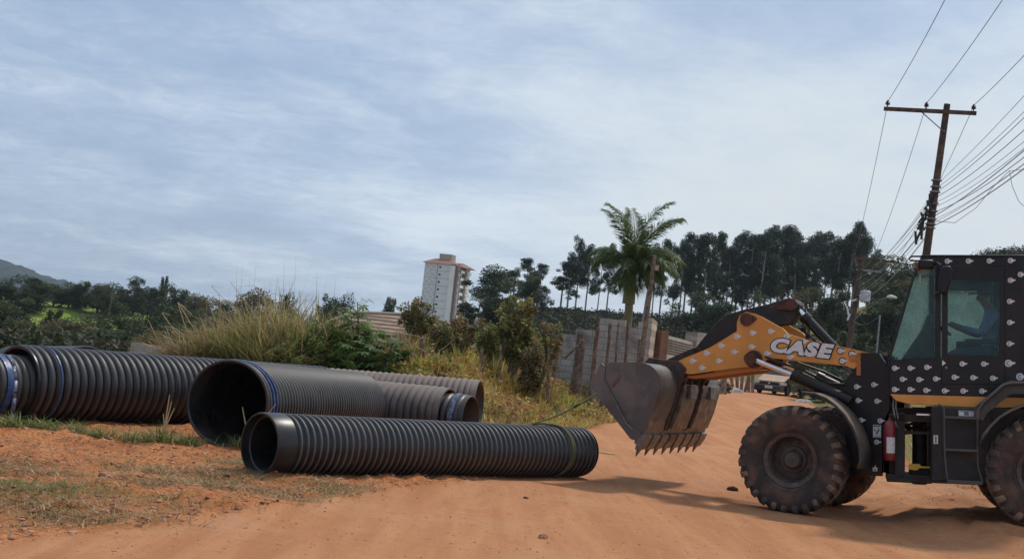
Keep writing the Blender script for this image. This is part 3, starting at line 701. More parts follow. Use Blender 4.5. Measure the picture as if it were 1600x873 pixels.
# the big clump of dry elephant grass
i = 0
for px, Y, rx, n, h, lab in [(318, 29, .9, 1100, 1.15, 'short straw-coloured grass clump at the left end of the tall grass'), (372, 29, 1.0, 2000, 1.75, 'tall dry grass clump left of centre, leaning left'), (430, 28.6, 1.0, 2600, 2.05, 'tallest dry grass clump with thin seed stems against the sky'), (488, 28.5, .9, 1900, 1.6, 'dense upright dry grass clump right above the open black pipe'), (540, 29, .7, 1000, .95, 'drooping dry grass clump left of the broad-leaved green plant')]:
    cols = DRY+[(.34, .34, .11), (.28, .29, .09), (.20, .20, .07), (.24, .25, .08), (.38, .34, .13), (.26, .31, .08), (.20, .26, .07)] if i != 0 else DRY
    tall_grass('tall_grass', gx(px, Y), Y, rx, .9, n, h, lab, cols=cols, seeds=.3, seed=30+i, curl=1.1 if i in (0, 1, 4) else .8, lean=.5 if i in (0, 1) else .36, wd=.042); i += 1
# papaya-like broad leaves
def broadleaf(px, pyt, Y, wd, label, n=26, size=.34, seed=3, cols=[(.09, .17, .035), (.12, .22, .05), (.07, .13, .03)]):
    q = P(px, pyt, Y); z0 = H(q.x, Y)-.05; h = q.z-z0; rg = np.random.default_rng(seed); root = empty('broadleaf_plant', (q.x, Y, z0))
    mb = MB(); vs = []; cc = []
    for s in range(5):
        a0 = rg.uniform(0, 6.28); tip = np.array([math.cos(a0)*wd*.4, math.sin(a0)*wd*.4, h*rg.uniform(.6, .97)]); mb.tube([(0, 0, 0), tuple(tip*[.3, .3, .5]), tuple(tip)], [.03, .022, .01], 6)
        for k_ in range(n):
            t = rg.uniform(.25, 1); b = tip*[t, t, t]; a = rg.uniform(0, 6.28); ln = rg.uniform(.15, .38); c = b+np.array([math.cos(a)*ln, math.sin(a)*ln, rg.uniform(.0, .16)])
            mb.tube([tuple(b), tuple(c)], [.006, .004], 4); up = np.array([rg.normal(0, .4), rg.normal(0, .4), 1]); up /= np.linalg.norm(up)
            u = np.cross(up, [math.cos(a+1), math.sin(a+1), .2]); u /= np.linalg.norm(u); v_ = np.cross(up, u); s_ = size*rg.uniform(.6, 1.1)*.5; col = np.array(cols[rg.integers(3)])*rg.uniform(.8, 1.3)
            for lobe in range(7):
                th = 2*math.pi*lobe/7; d = u*math.cos(th)+v_*math.sin(th); e = u*math.cos(th+1.57)+v_*math.sin(th+1.57)
                vs += [c, c+d*s_*.6+e*s_*.22-up*s_*.05, c+d*s_-up*s_*.25, c+d*s_*.6-e*s_*.22-up*s_*.05]; cc.append(col)
    mb.build('stem', M['bark'], root, smooth=60); link(quadmesh('leaf', np.array(vs), 4, np.array(cc), M['leaf']), 'foliage', None, root)
    tag(root, label, 'plant'); return root
broadleaf(575, 468, 28, .8, 'tall broad-leaved green plant behind the corrugated pipes', seed=3)
broadleaf(598, 510, 27.6, .7, 'lower dark green broad-leaved plant just above the dusty pipe end', seed=4, n=30, cols=[(.06, .12, .03), (.08, .15, .035), (.05, .09, .025)])
broadleaf(556, 525, 27.4, .5, 'broad-leaved seedling at the foot of the dry grass', seed=6, n=16)
shrub('shrub', 512, 506, 27.8, .65, OLS+[(.18, .26, .07), (.14, .22, .05)], .08, 'low leafy green shrub among the tall grass behind the wide pipe', dens=1.8, seed=61, nst=28)
shrub('shrub', 450, 528, 27.4, .6, OLS+[(.18, .25, .07)], .07, 'low olive shrub at the foot of the tallest grass clump', dens=1.2, seed=62, nst=18)
shrub('shrub', 330, 512, 30.5, .75, OLS+BR, .07, 'low olive and brown shrub at the left end of the tall grass', dens=1.2, seed=63, nst=18)
shrub('shrub', 660, 474, 31, .48, BR+OLS, .075, 'feathery brown shrub in front of the striped tiled roof', dens=1.5, seed=5, nst=22)
shrub('shrub', 722, 494, 31, .5, OLS+BR, .08, 'olive shrub between two fence posts', dens=1.6, seed=6, nst=24)
shrub('shrub', 694, 512, 30.5, .34, OLS+BR, .075, 'small olive shrub left of the middle fence post', dens=1.3, seed=16, nst=16)
shrub('shrub', 768, 512, 33, .45, OLS, .075, 'dark green shrub beside the white concrete post', dens=1.6, seed=7, nst=20)
shrub('shrub', 812, 466, 31.5, .62, OLS+[(.12, .12, .04), (.16, .12, .045)], .095, 'tallest leafy shrub on the bank right of the fence posts', dens=1.8, seed=8, nst=26)
shrub('shrub', 850, 508, 33, .5, BR+OLS, .085, 'rust and green shrub left of the grey block wall', dens=1.6, seed=9, nst=22)
shrub('shrub', 838, 545, 30.5, .5, BR, .09, 'low rusty brown shrub at the crest of the bank', dens=1.8, seed=10, nst=18)
shrub('shrub', 240, 520, 34, .8, BR, .08, 'sparse reddish shrub above the low block wall', dens=.8, seed=12)
tall_grass('tall_grass', gx(635, 30), 30, .6, .6, 1300, .8, 'golden grass patch between the green plant and the first fence post', seed=51, wd=.03)
tall_grass('tall_grass', gx(700, 29.5), 29.5, .8, .5, 1100, .5, 'yellow-green grass tuft at the foot of the fence posts', cols=YG, seed=52, wd=.03)
tall_grass('tall_grass', gx(905, 33), 33, .6, .6, 900, .5, 'bright green grass tuft below the grey block wall', cols=GRN+YG, seed=53, wd=.03)
for i_, (px, Y, rx, n, h, lab) in enumerate([(657, 30.3, .45, 500, .75, 'olive grass hugging the feathery brown shrub'), (722, 30.2, .5, 600, .65, 'gold and green grass in front of the olive shrub between the posts'), (770, 30.8, .5, 500, .6, 'olive grass behind the two right fence posts'), (815, 30.4, .7, 900, .8, 'mixed gold and olive grass at the foot of the tallest shrub'), (858, 31.5, .6, 700, .7, 'rusty grass beside the grey block wall')]):
    tall_grass('tall_grass', gx(px, Y), Y, rx, .5, n, h, lab, cols=YG+[(.20, .20, .07), (.30, .22, .10)] if i_ < 4 else [(.30, .17, .08), (.36, .25, .10), (.24, .2, .08)], seed=80+i_, wd=.028, seeds=.4)
# dry litter and tufts on the near lot
def near_grass():
    rg = np.random.default_rng(21); n = 170000
    x = rg.uniform(-8, .5, n); y = rg.uniform(7.5, 17.5, n); g = grassness(x, y)*(1-roadness(x, y)); g = g*ss(-.25, .2, fbm(x*2, y*2, 3))+.05*(1-roadness(x, y))
    k = rg.uniform(size=n) < g; x, y = x[k], y[k]; z = HV(x, y)
    me = blades('dry_grass', x, y, z, .05, .009, rg, DRY+[(.22, .15, .07), (.30, .24, .10)], 1.5, .5)
    tag(link(me, 'dry_grass'), 'flattened dry grass scattered over the red dirt beside the pipes', 'dry grass', kind='stuff')
    sp = [(-4.0, 10.75, .45, .16, 1500), (-4.4, 10.2, .4, .25, 1000), (-3.3, 11.1, .5, .16, 800)]
    X = []; Yv = []
    for a, b, rx, ry, m_ in sp: X.append(rg.normal(a, rx, m_)); Yv.append(rg.normal(b, ry, m_))
    X = np.concatenate(X); Yv = np.concatenate(Yv)
    me = blades('green_grass', X, Yv, HV(X, Yv)-.01, .06, .006, rg, GRN+[(.24, .25, .09), (.30, .26, .12)], .9, .6)
    tag(link(me, 'green_grass'), 'short green grass patch at the left edge of the foreground', 'grass', kind='stuff')
near_grass()
def verge_litter():
    rg = np.random.default_rng(77); n = 9000; x = rg.uniform(5.0, 9.5, n); y = rg.uniform(14.5, 22, n); k = (fbm(x*1.2, y*1.2, 3) > -.02) & (rg.uniform(size=n) < .55*ss(5, 6.5, x)); x, y = x[k], y[k]
    me = blades('dry_litter', x, y, HV(x, y), .06, .010, rg, DRY+[(.30, .30, .12)], 1.4, .5); tag(link(me, 'dry_grass'), 'dry grass and litter on the churned verge under the loader', 'dry grass', kind='stuff')
verge_litter()
tf = [(-.3, 15.75), (.25, 15.7), (.6, 15.7), (1.0, 15.8), (1.3, 15.7), (1.75, 15.6), (2.05, 15.7), (2.35, 15.8), (3.0, 16.1), (3.3, 16.0)]
words = ['leftmost, by the hanging blue film', 'second from the left edge', 'third from the left edge', 'below the thin blue stripe', 'under the middle of the left ribbed pipe', 'just left of the long straw stalks', 'with long straw stalks', 'right of the long straw stalks', 'left of the open pipe mouth', 'touching the open pipe mouth']
for i, (dx, y) in enumerate(tf):
    x = -6.1+dx; rg = np.random.default_rng(70+i); n = 150
    X = rg.normal(x, .12, n); Yv = rg.normal(y, .07, n)
    me = blades('grass_tuft', X, Yv, HV(X, Yv)-.02, .22 if i not in (6,) else .30, .012, rg, GRN+[(.30, .28, .12), (.40, .33, .18)], .6, .9)
    o = link(me, 'grass_tuft'); tag(o, 'green grass tuft along the left pipe, '+words[i], 'grass tuft', 'grass tufts along the left pipe')
    if i in (6, 8):
        for q_ in range(4 if i == 6 else 2):
            mb = MB(); a = rg.uniform(-.5, .8); mb.tube([(x, y, H(x, y)), (x+.1*a+.05, y, H(x, y)+.25), (x+.45*a+.12, y-.05, H(x, y)+.62-.08*q_)], [.011, .009, .005], 5)
            mb.build('stalk', mat('straw_stalk', (.5, .38, .22), None, 5, .8), o)
# pebbles and clods
def clod_mesh(seed, r):
    bm = bmesh.new(); bmesh.ops.create_icosphere(bm, subdivisions=2, radius=r); rg = random.Random(seed)
    off = (rg.random()*50, rg.random()*50)
    for v in bm.verts:
        k = 1+.9*float(fbm(v.co.x*14/r*.06+off[0], v.co.y*14/r*.06+v.co.z*9/r*.06+off[1], 3)); v.co *= k; v.co.z *= .6
    me = bpy.data.meshes.new('clod'); bm.to_mesh(me); bm.free(); return me
M['clod'] = mat('clod', (.22, .08, .042), (.50, .26, .15), 3.5, .95, bmp=.5, bscale=60)
def pebbles():
    rg = np.random.default_rng(5); mb = MB(); n = 9000
    pr = [clod_mesh(s, 1.) for s in range(4)]; pv = [([tuple(v.co) for v in m_.vertices], [tuple(f.vertices) for f in m_.polygons]) for m_ in pr]
    for i in range(n):
        y = rg.uniform(7.6, 24); x = rg.uniform(-.43*y-.3, .45*y); on = float(roadness(x, y)) > .5
        if on and rg.uniform() > .45: continue
        r = rg.uniform(.004, .012) if on else rg.uniform(.006, .032)
        vs, fs = pv[rg.integers(4)]; z = float(HV(x, y)); a = rg.uniform(0, 6.28); c, s = math.cos(a)*r, math.sin(a)*r
        mb.add([(x+v[0]*c-v[1]*s, y+v[0]*s+v[1]*c, z+v[2]*r*.8) for v in vs], fs)
    tag(mb.build('pebbles', M['clod'], smooth=0), 'small clods and pebbles strewn over the red dirt', 'pebbles', kind='stuff')
pebbles()
M['darkstone'] = mat('dark_stone', (.05, .03, .025), (.12, .06, .04), 20, .9, bmp=.4)
for px, py, r, lab, mt in [(1143, 765, .065, 'dark stone on the road just left of the front tyre', 'darkstone'), (822, 778, .03, 'small dark stone on the road below the right pipe end', 'darkstone'), (848, 840, .045, 'reddish clod of earth in the road foreground', 'clod'), (180, 805, .05, 'red clod at the edge of the flattened grass', 'clod'), (172, 745, .075, 'flat red clod among the dry grass on the left', 'clod'), (725, 748, .04, 'small red clod at the foot of the ribbed pipe', 'clod')]:
    d = P(px, py, 1)-Vector((0, 0, CZ)); t = -CZ/d.z; x, y = d.x*t, d.y*t
    o = link(clod_mesh(int(px), r), 'stone', (x, y, float(HV(x, y))+r*.25)); o.data.materials.append(M[mt]); tag(o, lab, 'stone')
mb = MB(); mb.box(-.14, .14, -.04, .04, 0, .02); mb.box(.02, .2, -.09, -.02, .0, .015)
d = P(943, 707, 1)-Vector((0, 0, CZ)); t = -CZ/d.z
tag(mb.build('wood_chip', mat('fresh_wood', (.55, .38, .22), None, 5, .8), None, loc=(d.x*t, d.y*t, float(HV(d.x*t, d.y*t))), bevel=.004), 'pale splintered piece of wood beside the right pipe end', 'wood chip')
# ------------------------------------------------------------------ corrugated pipes
def pipe(name, a, b, Rr, pitch, depth, mt, label, expo=1.0, bell=0., bellR=None, bands=(), wall=.04, n=72, plain=0.05, far_plain=.05, cat='pipe'):
    """ribbed pipe from centre a to centre b; bands: (start, length, material, name)"""
    a = Vector(a); b = Vector(b); L_ = (b-a).length; d = (b-a).normalized()
    root = empty(name, a); q = d.to_track_quat('X', 'Z'); root.rotation_mode = 'QUATERNION'; root.rotation_quaternion = q
    prof = []; s = 0.
    Ri = Rr-depth-wall
    s0 = bell if bell else plain
    if bell: prof += [(Rr*.93, .0), (bellR*.985, .0), (bellR, .012), (bellR, bell-.02), (Rr-depth, bell)]
    else: prof += [(Rr-depth*.6, 0), (Rr-depth*.3, .006), (Rr-depth*.3, plain)]
    nr = int((L_-s0-far_plain)/pitch); pp = (L_-s0-far_plain)/nr
    for i in range(nr):
        for k in range(9):
            t = k/9; prof.append((Rr-depth*(1-abs(math.sin(math.pi*t))**expo), s0+(i+t)*pp))
    prof += [(Rr-depth, L_-far_plain), (Rr-depth*.3, L_-far_plain+.004), (Rr-depth*.3, L_-.004), (Rr-depth*.8, L_), (Ri, L_)]
    mb = MB(); mb.lathe(prof, n, axis='x'); shell = mb.build('corrugated_shell', mt, root, smooth=50)
    mb = MB(); mb.lathe([(Ri, L_-.001), (Ri, .10 if bell else .012), (Rr*.90 if bell else Ri+.01, .09 if bell else 0.001), (Rr*.93 if bell else Rr-depth*.6, 0.0)], n, axis='x'); mb.build('inner_liner', M['liner'], root, smooth=50)
    for s_, ln, m_, nm in bands:
        mb = MB(); r0 = Rr+.006
        pr = []
        for k in range(int(max(2, ln/.02))+1):
            u = k/int(max(2, ln/.02)); pr.append((r0-depth*.25*(1-abs(math.sin(math.pi*(s_+u*ln-s0)/pp)))+.004, s_+u*ln))
        mb.lathe([(r0-depth*.8, s_)]+pr+[(r0-depth*.8, s_+ln)], n, axis='x'); mb.build(nm, m_, root, smooth=50)
    tag(root, label, cat); return root
M['liner'] = mat('dark_liner', (.012, .013, .016), (.035, .028, .027), 2, .35, bmp=.1)
zA = lambda x, y, r, dz=0: H(x, y)+r+dz
A0 = Vector((-2.47, 13.62, 0)); dA = Vector((math.sin(R(43)), math.cos(R(43)), 0)); A1 = A0+dA*5.35
A0.z = .335; A1.z = .335
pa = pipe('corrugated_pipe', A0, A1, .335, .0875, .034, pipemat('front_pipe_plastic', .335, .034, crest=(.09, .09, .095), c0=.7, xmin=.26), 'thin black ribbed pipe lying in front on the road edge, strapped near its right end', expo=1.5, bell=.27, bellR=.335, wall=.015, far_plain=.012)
mb = MB()
B0 = Vector((-3.42, 16.3, .55)); B1 = Vector((-2.42, 21.75, .40))
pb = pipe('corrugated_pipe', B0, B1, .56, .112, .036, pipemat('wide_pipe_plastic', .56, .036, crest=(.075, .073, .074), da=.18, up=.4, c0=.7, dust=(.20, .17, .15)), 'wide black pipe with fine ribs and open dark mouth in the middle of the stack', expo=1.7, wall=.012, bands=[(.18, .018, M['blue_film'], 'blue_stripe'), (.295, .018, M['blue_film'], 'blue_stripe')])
dE = Vector((math.sin(R(33)), math.cos(R(33)), 0)); E0 = Vector((-6.22, 16.55, .5)); E1 = E0+dE*6
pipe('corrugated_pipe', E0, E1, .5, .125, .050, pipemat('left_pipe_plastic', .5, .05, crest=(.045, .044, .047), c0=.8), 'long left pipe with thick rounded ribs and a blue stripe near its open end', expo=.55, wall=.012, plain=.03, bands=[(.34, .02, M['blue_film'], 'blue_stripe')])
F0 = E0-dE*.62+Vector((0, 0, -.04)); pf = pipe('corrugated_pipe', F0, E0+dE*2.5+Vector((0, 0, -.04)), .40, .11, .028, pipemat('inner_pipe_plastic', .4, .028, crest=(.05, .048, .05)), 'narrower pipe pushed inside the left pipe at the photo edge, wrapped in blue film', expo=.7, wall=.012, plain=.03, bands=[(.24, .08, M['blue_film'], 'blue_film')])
mb = MB()
for k in range(12):
    x = .33+.02*math.sin(k*1.3); 
pts = [(.36, -.16, .40), (.355, -.30, .28), (.35, -.385, .10), (.34, -.42, -.12), (.34, -.41, -.30), (.36, -.43, -.42)]
for i in range(len(pts)-1):
    a, b = pts[i], pts[i+1]; wd = .026
    mb.add([(a[0]-wd, a[1], a[2]), (a[0]+wd, a[1]-.01, a[2]), (b[0]+wd, b[1]-.01, b[2]), (b[0]-wd, b[1], b[2])], [(0, 1, 2, 3)])
hf = mb.build('hanging_film', M['pale_film'], pf, smooth=60); sm = hf.modifiers.new('s', 'SOLIDIFY'); sm.thickness = .004
C0 = Vector((-.36, 24.2, .5)); C1 = Vector((-4.4, 24.9, .36))
pipe('corrugated_pipe', C0, C1, .5, .118, .045, M['hdpe_dusty'], 'dust-covered ribbed pipe at the back of the stack, its open end beside the grassy bank', expo=.6, wall=.012, plain=.12)
D0 = Vector((-.84, 22.2, .36)); D1 = Vector((-2.9, 22.95, .30))
pipe('corrugated_pipe', D0, D1, .5, .13, .045, M['hdpe_dusty'], 'dusty ribbed pipe with its flared open end between the wide pipe and the front pipe', expo=.6, wall=.012, plain=.10)
dD = (D0-D1).normalized()
pipe('corrugated_pipe', D0+dD*.42+Vector((0, 0, -.03)), D0-dD*.8+Vector((0, 0, -.03)), .43, .12, .03, M['hdpe_mid'], 'narrower pipe sticking out of the dusty pipe, with crumpled pale blue film around it', expo=.8, wall=.012, plain=.08, bands=[(.17, .09, M['pale_film'], 'blue_film')])
G0 = Vector((-6.75, 21.0, .43)); G1 = Vector((-9.9, 26.1, .10))
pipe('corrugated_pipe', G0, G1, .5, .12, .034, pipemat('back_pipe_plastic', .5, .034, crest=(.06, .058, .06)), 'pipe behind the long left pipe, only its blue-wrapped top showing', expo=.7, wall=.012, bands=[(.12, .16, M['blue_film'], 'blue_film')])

# ------------------------------------------------------------------ apartment tower
M['render'] = mat('grey_render', (.74, .74, .73), (.66, .66, .66), .25, .85); M['render_w'] = mat('white_render', (.80, .80, .77), (.72, .72, .70), .3, .85)
M['terracotta'] = mat('terracotta_tiles', (.30, .14, .11), (.24, .11, .085), 1.2, .85); M['brownpaint'] = mat('brown_paint', (.17, .10, .085), None, 2, .85); M['beige'] = mat('beige_render', (.40, .32, .25), (.35, .28, .22), .5, .85)
M['joint'] = mat('joint_line', (.33, .33, .36), None, 2, .9); M['window'] = mat('dark_window', (.03, .035, .045), None, 2, .12)
def tower():
    c = P(652, 520, 490); z0 = H(c.x+8, 492)-1
    root = empty('apartment_tower', (c.x, 490, z0), R(-15)); zt = P(680, 411, 490).z-z0
    mb = MB(); mb.box(0, 10.4, 0, 19, 0, zt); mb.build('wall', M['render'], root)
    mb = MB(); mb.box(10.4, 12.3, -.7, 1.2, 0, zt-.4); mb.build('corner_bay', M['render_w'], root)
    mb = MB(); mb.box(12.3, 13.3, 0, 1.5, 0, zt-.5); mb.box(12.8, 13.8, 8.5, 11, 0, zt-.5); mb.build('brown_strip', M['brownpaint'], root)
    mb = MB(); mb.box(10.4, 12.6, 1.5, 19, 0, zt); mb.build('side_wing', M['render_w'], root)
    mb = MB(); st = 2.85
    for k in range(1, 12):
        z = zt-k*st
        if z < 0: break
        mb.box(0, 10.3, -.05, 0, z-.08, z+.08)
        a = (.3, z); b = (2.6, z+st-.4); c_ = (4.9, z)
        for u, v_ in (((.2, z+.3), (2.5, z+st-.5)), ((2.5, z+st-.5), (4.9, z+.3)), ((.2, z+st-.5), (2.5, z+.3)), ((2.5, z+.3), (4.9, z+st-.5))): mb.cyl((u[0], -.04, u[1]), (v_[0], -.04, v_[1]), .07, n=4)
    mb.box(5.1, 5.45, -.09, 0, 0, zt); mb.build('facade_joints', M['joint'], root, smooth=0)
    for k in range(11):
        z = zt-k*st-1.4
        if z < 1: break
        f = MB(); f.box(5.9, 6.7, -.08, .02, z-.4, z+.4); f.build('window', M['window'], root)
        f = MB(); f.box(7.9, 9.0, -.06, .02, z-.5, z+.35); f.build('blind_window', M['render_w'], root)
        for yy in (3.2, 6., 12.5, 16):
            f = MB(); f.box(12.6, 12.72, yy, yy+1.4, z-.9, z+.5); f.build('window', M['window'], root)
        f = MB(); f.box(12.6, 13.9, 3.0, 7.6, z-1.35, z-1.2); f.box(13.8, 13.9, 3, 7.6, z-1.2, z-.3); f.build('balcony', M['render_w'], root)
        f = MB(); f.box(12.6, 13.9, 12., 16.6, z-1.35, z-1.2); f.box(13.8, 13.9, 12, 16.6, z-1.2, z-.3); f.build('balcony', M['render_w'], root)
    r = MB()
    def hip(x0, x1, y0, y1, zb, h, o=.9, k=3):
        r.add([(x0-o, y0-o, zb), (x1+o, y0-o, zb), (x1+o, y1+o, zb), (x0-o, y1+o, zb), (x0+k, y0+k, zb+h), (x1-k, y0+k, zb+h), (x1-k, y1-k, zb+h), (x0+k, y1-k, zb+h)], [(0, 1, 5, 4), (1, 2, 6, 5), (2, 3, 7, 6), (3, 0, 4, 7), (4, 5, 6, 7), (3, 2, 1, 0)])
    hip(0, 12, 0, 9, zt, 2.0); hip(5, 14, 10, 19, zt-.3, 1.9); hip(11.2, 14, 2.5, 8, zt-.6, 1.6, k=1.2); r.build('roof', M['terracotta'], root, smooth=0)
    t = MB(); t.box(4.5, 9.5, 3, 8, zt, zt+4.0); t.build('water_tank_block', M['beige'], root)
    tag(root, 'grey and white apartment tower with red tiled roof, leaning above the trees on the skyline', 'apartment building')
tower()

# ------------------------------------------------------------------ low houses and walls
def blockmat(name, c1, c2, mortar, sx=.39, sz=.19, ax=0):
    m, b, out = newmat(name); v = objco(); s = nt.nodes.new('ShaderNodeSeparateXYZ'); nt.links.new(v, s.inputs[0]); cb_ = nt.nodes.new('ShaderNodeCombineXYZ')
    nt.links.new(s.outputs[ax], cb_.inputs[0]); nt.links.new(s.outputs[2], cb_.inputs[1])
    t = nt.nodes.new('ShaderNodeTexBrick'); nt.links.new(cb_.outputs[0], t.inputs['Vector']); t.inputs['Scale'].default_value = 1
    t.inputs['Brick Width'].default_value = sx; t.inputs['Row Height'].default_value = sz; t.inputs['Mortar Size'].default_value = .012; t.inputs['Bias'].default_value = 0
    t.inputs['Color1'].default_value = (*c1, 1); t.inputs['Color2'].default_value = (*c2, 1); t.inputs['Mortar'].default_value = (*mortar, 1)
    c = mixc(maprange(noise(v, 1.2, 7, .65, .5), .45, .7), t.outputs['Color'], tuple(q*.55 for q in c1)); setin(b, 'Base Color', c); setin(b, 'Roughness', .95)
    setin(b, 'Normal', bump(mth('ADD', t.outputs['Fac'], mth('MULTIPLY', noise(v, 30, 4), -.4)), -.5, .02)); return m
M['block'] = blockmat('grey_blocks', (.33, .30, .27), (.40, .365, .33), (.21, .185, .165)); M['block_pale'] = blockmat('pale_blocks', (.42, .37, .31), (.50, .45, .38), (.28, .23, .19))
M['block_y'] = blockmat('sunlit_blocks_side', (.52, .44, .34), (.58, .50, .40), (.33, .26, .20), ax=1)  # side face of the house wall, sunlight painted in as a paler colour
def wall(name, pts, zt, zb, th, m_, label, cat='wall', cap=None, jag=0, parent=None):
    """wall through ground points pts [(x,y)..], top heights zt per point"""
    root = None; (x0, y0), (x1, y1) = pts; L_ = math.hypot(x1-x0, y1-y0); a = math.atan2(y1-y0, x1-x0)
    mb = MB(); n = max(2, int(L_/.39)); rg = random.Random(int(x0*100)); pol = [(0, zb)]
    for i in range(n):
        u0, u1 = i/n*L_, (i+1)/n*L_; z = zt[0]+(zt[1]-zt[0])*(i+.5)/n; z = round(z/.19)*.19 if jag else z
        if jag and rg.random() < jag: z -= .19
        pol += [(u0, z), (u1, z)]
    pol.append((L_, zb)); mb.prism(pol, 0, th); o = mb.build(name, m_, None, smooth=0); o.location = (x0, y0, 0); o.rotation_euler = (0, 0, a)
    tag(o, label, cat); return o
def px2(px, py, Y): q = P(px, py, Y); return q
q0, q1 = px2(862, 527, 39), px2(937, 513, 38.2); gz = H(q0.x, 39)-.4
wall('block_wall', [(q0.x, 39), (q1.x, 38.2)], (q0.z, q1.z), gz, .15, M['block'], 'weathered grey block wall with broken top behind the fence stakes, left of the palm', jag=.25)
q2, q3 = px2(945, 500, 38), px2(1017, 502, 37.6)
wall('block_wall', [(q1.x-.05, 37.9), (q3.x, 37.4)], (q2.z, q3.z), gz-.3, .15, M['block'], 'higher grey block wall of an unfinished house directly below the palm', jag=.12)
q4 = px2(1028, 503, 39.5)
wall('block_wall', [(q3.x+.02, 37.45), (q4.x, 39.6)], (q3.z+.1, q4.z), gz-.5, .16, M['block_y'], 'block return wall coloured pale as sunlit, beside the leaning wooden pole')
q5, q6 = px2(1029, 520, 40), px2(1082, 534, 45.5)
o = wall('boundary_wall', [(q5.x, 40), (q6.x, 45.5)], (q5.z, q6.z), 0, .15, M['block_pale'], 'cream boundary wall with rows of louvred openings beside the road')
d = Vector((q6.x-q5.x, 5.5, 0)); Lw = d.length; mb = MB(); M['slot'] = mat('dark_slot', (.06, .05, .04), None, 4, .9)
for r_ in range(6):
    z0 = q5.z-.14-r_*.085
    nn = 34
    for k in range(nn):
        u = (k+.15+.5*(r_ % 2))/nn*Lw; zz = z0+(q6.z-q5.z)*u/Lw
        if u < .15 or u > Lw-.25: continue
        mb.box(u, u+Lw/nn*.72, -.006, .01, zz-.028, zz+.028)
s_ = mb.build('louvre_openings', M['slot'], o, smooth=0)
q7, q8 = px2(1090, 520, 45.6), px2(1108, 521, 46.4)
wall('gate_pier', [(q7.x, 45.6), (q8.x, 46.2)], (q7.z, q8.z), 0, .5, M['block_pale'], 'pale block gate pier at the end of the louvred wall', 'pier')
wall('gate_pier', [(px2(1031, 515, 39.8).x, 39.3), (px2(1042, 522, 40).x, 39.5)], (px2(1031, 516, 39.5).z, px2(1042, 517, 39.5).z), 0, .3, mat('redbrick', (.20, .11, .07), (.16, .09, .06), 6, .9), 'short red brick pier where the louvred wall starts', 'pier')
q9, q10 = px2(205, 532, 33), px2(336, 551, 30)
wall('low_block_wall', [(q9.x, 33), (q10.x, 30)], (q9.z, q10.z), -.3, .15, M['block'], 'long low grey block wall behind the left pipe', jag=.1)
# hipped tile-roof house
def tilemat(name, c1, c2, sc=18):
    m, b, out = newmat(name); v = objco(); wv = nt.nodes.new('ShaderNodeTexWave'); wv.wave_type = 'BANDS'; wv.bands_direction = 'Z'; wv.inputs['Scale'].default_value = sc; wv.inputs['Distortion'].default_value = .3; nt.links.new(v, wv.inputs[0])
    setin(b, 'Base Color', mixc(maprange(wv.outputs['Fac'], .25, .6), c1, mixc(maprange(noise(v, 2, 6), .4, .65), c2, tuple(q*.6 for q in c2)))); setin(b, 'Roughness', .9)
    setin(b, 'Normal', bump(wv.outputs['Fac'], .6, .05)); return m
def house(name, A, B, C_, D_, back, zb, label):
    """front roof plane A(ridge left) B(ridge right) C(eave right) D(eave left)"""
    root = empty(name, (D_.x, D_.y, zb)); o_ = Vector((D_.x, D_.y, zb)); A, B, C_, D_ = [q-o_ for q in (A, B, C_, D_)]
    E_ = Vector((C_.x, C_.y+back, C_.z)); F_ = Vector((D_.x, D_.y+back, D_.z)); mb = MB()
    mb.add([A, B, C_, D_, E_, F_], [(0, 3, 2, 1), (1, 2, 4), (0, 1, 4, 5), (0, 5, 3)]); r = mb.build('roof', M['tiles'], root, smooth=0); s = r.modifiers.new('s', 'SOLIDIFY'); s.thickness = .1
    mb = MB(); mb.tube([D_+Vector((0, -.03, .04)), A+Vector((0, -.03, .06))], .07, 6); mb.tube([A+Vector((0, 0, .05)), B+Vector((0, 0, .05)), C_+Vector((0, -.03, .04))], .07, 6); mb.build('ridge_cap', M['ridgecap'], root)
    mb = MB(); i = .4; pl = [(D_.x+i, D_.y+i), (C_.x-i, C_.y+i), (C_.x-i, C_.y+back-i), (D_.x+i, D_.y+back-i)]
    n = 4; top = min(D_.z, C_.z)-.05; vs = [(x, y, 0) for x, y in pl]+[(x, y, top) for x, y in pl]; mb.add(vs, [(j, (j+1) % 4, 4+(j+1) % 4, 4+j) for j in range(4)]); mb.build('wall', M['beige'], root, smooth=0)
    tag(root, label, 'house')
M['tiles'] = tilemat('clay_roof_tiles', (.09, .05, .035), (.36, .235, .16), 1.9); M['ridgecap'] = mat('pale_ridge_cap', (.42, .35, .27), None, 3, .85)
house('house', px2(553, 489, 57), px2(668, 494, 57), px2(752, 526, 54), px2(474, 519, 54), 7, -.2, 'low house whose striped clay-tile roof peaks just left of the brown shrub')
mb = MB(); a = px2(745, 500, 52); mb.box(-.09, .09, -.09, .09, -2.2, 0); mb.add([(-.09, -.09, 0), (.09, -.09, 0), (.09, .09, 0), (-.09, .09, 0), (0, 0, .16)], [(0, 1, 4), (1, 2, 4), (2, 3, 4), (3, 0, 4)])
tag(mb.build('concrete_post', M['block_pale'], None, smooth=0, loc=a), 'pale concrete post with pointed top at the right end of the tiled roof', 'post')
mb = MB(); a = px2(476, 500, 60); mb.prism([(-.75, -.35), (-.6, .0), (.2, .02), (.75, -.3)], -.4, 1.5); mb.box(-.7, .7, -.35, 1.4, -2, -.36)
tag(mb.build('metal_shed', mat('pale_metal', (.50, .58, .66), None, 4, .4, .3), None, smooth=0, loc=a), 'small shed with pale blue-grey metal roof glimpsed through the dry grass', 'shed')
